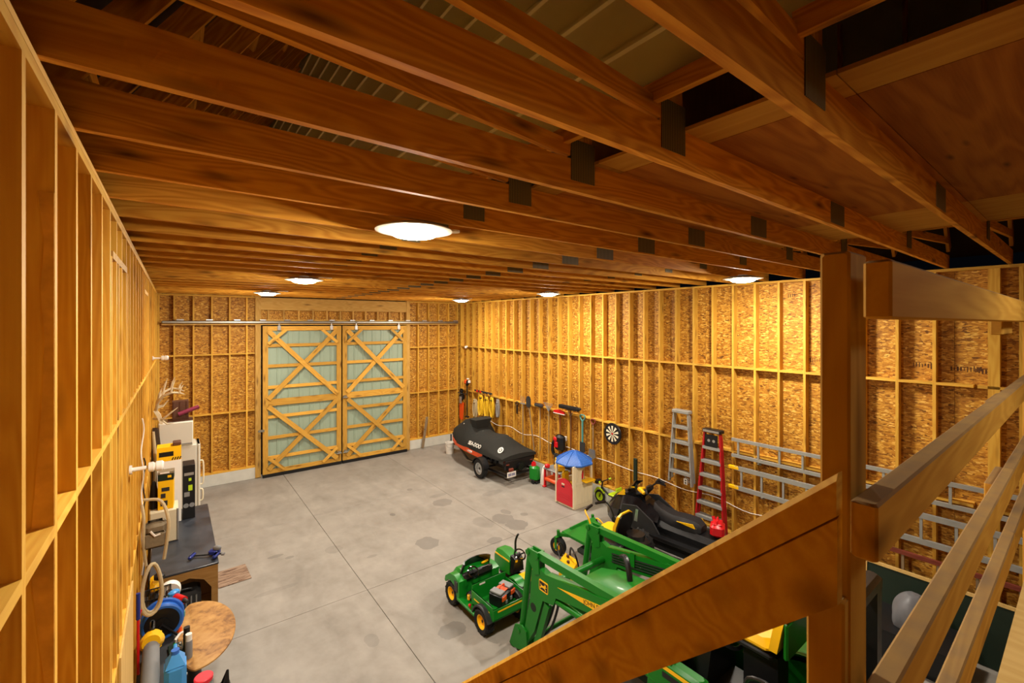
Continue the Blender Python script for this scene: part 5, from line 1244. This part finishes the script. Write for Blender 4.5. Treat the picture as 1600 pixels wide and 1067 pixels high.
# cables running down the studs
q = random.Random(5)
pts = [(-.30 + .012 * math.sin(k * .9), 7.02 + .05 * math.sin(k * .7), 3.25 - .075 * k) for k in range(26)]
single('drop_cable', G().tube(pts, .008, 6), 'white', 'white cable dropping down a left wall stud above clutter', 'cable', (0.006, 0, 0))
single('drop_cable', G().tube([(-.295 + .01 * math.sin(k * 1.1), 7.3 + .09 * math.sin(k * .8), 2.7 - .07 * k) for k in range(24)], .008, 6), 'black', 'thin black cable with kinks on the left wall studs', 'cable', (.006, 0, 0))
# satchel and harness
hn = thing('tool_harness', 'khaki webbing tool pouch hung by long straps on the left wall', 'harness', (-.29, 6.55, 2.05))
part('pouch', G().bbox((.13, 0, -.05), (.23, .14, .30), .05, (6, 0, 4)).bbox((.13, -.08, -.10), (.20, .05, .17), .02), 'khaki', hn)
part('strap', G().tube([(.01, .0, .30), (.03, -.06, .16), (.03, -.09, -.04), (.035, -.08, -.2), (.05, -.05, -.38)], .016, 6).tube([(.02, .05, .34), (.18, .02, .30), (.25, -.08, .10), (.24, -.10, -.1), (.21, -.08, -.34)], .018, 6), 'tanrope', hn)
part('buckle', G().tube([(.09, -.115, .02), (.13, -.12, -.04), (.18, -.115, -.03)], .012, 6), 'white', hn)
rp = single('rope_loop', G().tube([(.11 + .085 * math.sin(t) * (1 - .25 * math.cos(t)), .05 * math.sin(t) + .01 * math.sin(3 * t), .27 * math.cos(t)) for t in (2 * PI * k / 22 for k in range(22))], .018, 8, True).tube([(.11 + .078 * math.sin(t) * (1 - .2 * math.cos(t)), .04 + .04 * math.sin(t), .255 * math.cos(t) - .01) for t in (2 * PI * k / 22 for k in range(22))], .017, 8, True), 'tanrope', 'oval tan rope loop hanging under the khaki pouch', 'rope', (-.29, 6.15, 1.55))
rb = thing('pry_bar', 'red and black pry bar hung on the left wall by the rope', 'bar', (-.285, 5.80, 1.35))
part('bar', G().tube([(.01, 0, -.45), (.01, 0, .12), (.03, .02, .18)], .012), 'red', rb); part('grip', G().cyl((.01, 0, .1), (.01, 0, .36), .018), 'navy', rb)
# low clutter bench along the wall
cb2 = thing('side_bench', 'narrow dark bench under the clutter along the left wall', 'bench', (-.138, 6.62, 0))
part('top', G().bbox((0, 0, .73), (.32, 2.16, .04), .006), 'dark', cb2)
for x, y in ((-.12, -1.0), (.12, -1.0), (-.12, 1.0), (.12, 1.0)): part('leg', G().box((x, y, .36), (.05, .05, .70)), 'grey_wood', cb2)
bz = .752
rt = thing('round_table', 'stained round wooden table top on a dark pedestal by the bench', 'table', (.20, 6.50, 0))
g = G().lathe([(.001, .70), (.46, .70), (.475, .71), (.475, .725), (.46, .735), (.001, .735)], 48)
g.v = [(x * (.88 if x > 0 else .33), y * 1.48, z) for x, y, z in g.v]
part('table_top', g, 'tabletop', rt)
part('pedestal', G().lathe([(.001, 0), (.14, 0), (.14, .04), (.08, .10), (.06, .65), (.12, .70), (.001, .70)], 20), 'black', rt)
po = single('plywood_offcut', G().bbox((0, 0, .008), (.48, .58, .014), .003), 'offcut', 'scuffed brown plywood offcut lying on the concrete by the workbench', 'plywood', (.83, 9.12, 0), 3)
hr_ = thing('hose_reel', 'blue and black cable reel standing on the side bench', 'reel', (-.095, 6.60, bz), 88)
part('drum', G().cyl((-.07, 0, .20), (.07, 0, .20), .12, n=28), 'black', hr_)
for x in (-.075, .075): part('flange', G().lathe([(.165, -.012), (.19, -.014), (.205, 0), (.19, .014), (.165, .012)], 32, c=(x, 0, .205), axis='X', closed=True), 'blue', hr_)
part('cable_winding', G().cyl((-.065, 0, .20), (.065, 0, .20), .17, n=28), 'blue', hr_)
for x in (-.075, .075): part('side_disc', G().cyl((x - .006, 0, .205), (x + .006, 0, .205), .168, n=32), 'black', hr_)
part('hub', G().cyl((-.10, 0, .2), (.10, 0, .2), .065, n=16), 'black', hr_)
for x in (-1, 1): part('stand', G().tube([(x * .10, -.15, .014), (x * .11, 0, .2), (x * .10, .15, .014)], .014), 'black', hr_)
bw = thing('yellow_blower', 'yellow handheld blower with long grey tube on the near end of the bench', 'blower', (-.175, 6.06, bz), 0)
part('nozzle', G().loft([[(.085 * math.cos(t), .05 + .0, .30 + .085 * math.sin(t)) for t in (2 * PI * k / 16 for k in range(16))], [(.11 * math.cos(t), -.10, .34 + .10 * math.sin(t)) for t in (2 * PI * k / 16 for k in range(16))], [(.075 * math.cos(t), -.26, .42 + .075 * math.sin(t)) for t in (2 * PI * k / 16 for k in range(16))]]).bbox((0, .12, .22), (.16, .22, .20), .05), 'yellow', bw)
part('trigger_guard', G().bbox((0, .08, .40), (.045, .16, .06), .015).tube([(0, .2, .2), (0, .26, .32), (0, .16, .41)], .02), 'black', bw)
part('tube', G().cyl((0, -.22, .38), (0, -.60, .10), .068, .078, 20), 'grey', bw)
part('battery', G().bbox((0, .14, .07), (.13, .16, .14), .02), 'black', bw)
def at(x, y): return (x, y, bz)
tp_ = thing('tape_roll', 'large white roll of tape standing on its edge on the bench', 'tape', at(-.03, 7.42), 84)
part('roll', G().lathe([(.045, -.05), (.115, -.05), (.12, 0), (.115, .05), (.045, .05)], 28, c=(0, 0, .12), axis='X', closed=True), 'white', tp_); part('core', G().lathe([(.035, -.05), (.045, -.05), (.045, .05), (.035, .05)], 20, c=(0, 0, .12), axis='X', closed=True), 'rust', tp_)
dr = thing('cordless_drill', 'teal and red cordless drill standing on the bench near the reel', 'drill', at(.06, 6.90), 30)
part('motor', G().cyl((0, -.10, .24), (0, .10, .24), .045, n=16), 'red', dr); part('battery', G().bbox((0, 0, .045), (.09, .13, .09), .015), 'teal', dr); part('grip', G().bbox((0, .0, .15), (.05, .07, .16), .018, (10, 0, 0)), 'red', dr); part('chuck', G().cyl((0, -.10, .24), (0, -.17, .24), .03, .018, 14), 'dark', dr)
part('head_cap', G().bbox((0, .10, .26), (.12, .08, .12), .02), 'bluejug', dr)
yp = thing('glue_gun', 'yellow and black tool with curved grip on the bench under the pouch', 'tool', at(-.18, 7.61), 0)
part('body', G().bbox((0, 0, .19), (.12, .24, .10), .03, (20, 0, 0)), 'yellow', yp); part('grip', G().tube([(0, .06, .17), (.02, .10, .08), (.02, .08, .02)], .03), 'black', yp); part('tip', G().bbox((.04, -.08, .30), (.12, .12, .10), .03), 'black', yp); part('base', G().bbox((0, 0, .012), (.14, .2, .024), .006), 'black', yp)
bs = thing('black_basket', 'black open wire basket at the back of the side bench', 'basket', (-.15, 7.20, bz + .022))
for k in range(7): part('wire', G().tube([(-.12 + .04 * k, -.13, .22), (-.11 + .037 * k, -.11, .012), (-.11 + .037 * k, .11, .012), (-.12 + .04 * k, .13, .22)], .005, 6), 'black', bs)
part('rim', G().tube([(-.13, -.14, .22), (.13, -.14, .22), (.13, .14, .22), (-.13, .14, .22)], .008, 6, True), 'black', bs)
for i, (x, y, h, m, cm, lab) in enumerate(((.14, 6.04, .26, 'grey', 'white', 'grey spray can with white cap at the table edge'), (.125, 6.17, .27, 'dark', 'black', 'dark spray can with black cap behind the grey can'))):
    t = thing('spray_can', lab, 'can', (x, y, .737), 0, 'spray cans by the round table')
    part('can', G().lathe([(.001, 0), (.033, 0), (.034, .01), (.034, h - .08), (.028, h - .065), (.001, h - .065)], 20), m, t); part('cap', G().cyl((0, 0, h - .07), (0, 0, h), .03, n=18), cm, t)
jg = thing('coolant_jug', 'light blue plastic jug standing at the near end of the bench', 'jug', at(.02, 5.56))
part('jug', G().bbox((0, 0, .15), (.18, .22, .30), .04).loft([[(-.08, -.1, .28), (.08, -.1, .28), (.08, .1, .28), (-.08, .1, .28)], [(-.03, -.03, .37), (.03, -.03, .37), (.03, .03, .37), (-.03, .03, .37)]]), 'bluejug', jg)
part('cap', G().cyl((0, 0, .37), (0, 0, .405), .035, n=16), 'blue', jg); part('handle', G().tube([(0, .04, .34), (0, .13, .37), (0, .15, .26)], .018), 'bluejug', jg)
wr_ = single('ring_spanner', G().box((0, 0, .006), (.02, .22, .01)).lathe([(.014, -.006), (.026, -.006), (.026, .006), (.014, .006)], 16, c=(0, -.12, .006), closed=True), 'galv', 'steel spanner lying between the blue jug and reel', 'spanner', at(.08, 5.86), 8)
cr = thing('parts_tray', 'clear green-tinted tray of hardware on the bench by the reel', 'tray', at(.03, 6.17), 4)
part('tray', G().bbox((0, 0, .02), (.13, .30, .03), .006), 'darkgreen', cr)
qq = random.Random(2)
for k in range(10): part('fitting', G().cyl((qq.uniform(-.05, .05), qq.uniform(-.12, .12), .04), (qq.uniform(-.05, .05), qq.uniform(-.12, .12), .055), .012, n=8), qq.choice(('lime', 'galv', 'dark', 'toygreen')), cr)
wh = single('white_hook', G().tube([(.0, 0, .02), (.05, .05, .05), (.10, .04, .05), (.12, -.02, .04), (.08, -.05, .03)], .014, 8), 'white', 'white curved plastic hook on the bench beside the blue reel', 'hook', at(.02, 6.40))
yc_ = single('plastic_spool', G().cyl((0, 0, 0), (0, 0, .05), .03, .026, 14), 'orange', 'small orange spool near the blue reel and white hook', 'spool', at(.06, 6.60))
jr = thing('lidded_jar', 'clear plastic jar with coral red lid on the floor stool, nearest the stair', 'jar', (.24, 5.30, .73))
part('jar', G().lathe([(.001, 0), (.075, 0), (.085, .015), (.085, .15), (.07, .18), (.001, .18)], 28), 'clear', jr)
part('lid', G().lathe([(.001, .18), (.078, .18), (.08, .19), (.08, .215), (.072, .222), (.001, .222)], 28), 'pinkred', jr)
part('screws', G().cyl((0, 0, .005), (0, 0, .09), .07, n=16), 'galv', jr)
so = thing('stool', 'square dark stool holding the jar and wire basket', 'stool', (.27, 5.26, 0))
part('seat', G().bbox((0, 0, .71), (.40, .36, .04), .01), 'black', so)
for x in (-.16, .16):
    for y in (-.14, .14): part('leg', G().box((x, y, .345), (.04, .04, .69)), 'black', so)
wbk = thing('wire_basket', 'bundle of coiled silver wire on the stool beside the jar', 'wire', (.37, 5.20, .735))
for k in range(5): part('wire_loop', G().tube([(.05 * math.cos(t), .05 * math.sin(t), .06 + .012 * k + .03 * math.sin(t + k)) for t in (2 * PI * j / 14 for j in range(14))], .005, 6, True), 'silver', wbk)
part('base', G().cyl((0, 0, 0), (0, 0, .03), .05, n=14), 'dark', wbk)
bf = thing('black_stand', 'black folding wire stand on the stool edge', 'stand', (.44, 5.33, .73))
part('frame', G().tube([(0, -.06, 0), (0, 0, .16), (0, .06, 0)], .014).tube([(-.05, -.06, 0), (0, 0, .16), (-.05, .06, 0)], .012).cyl((-.06, -.06, .012), (.02, -.06, .012), .012), 'black', bf)
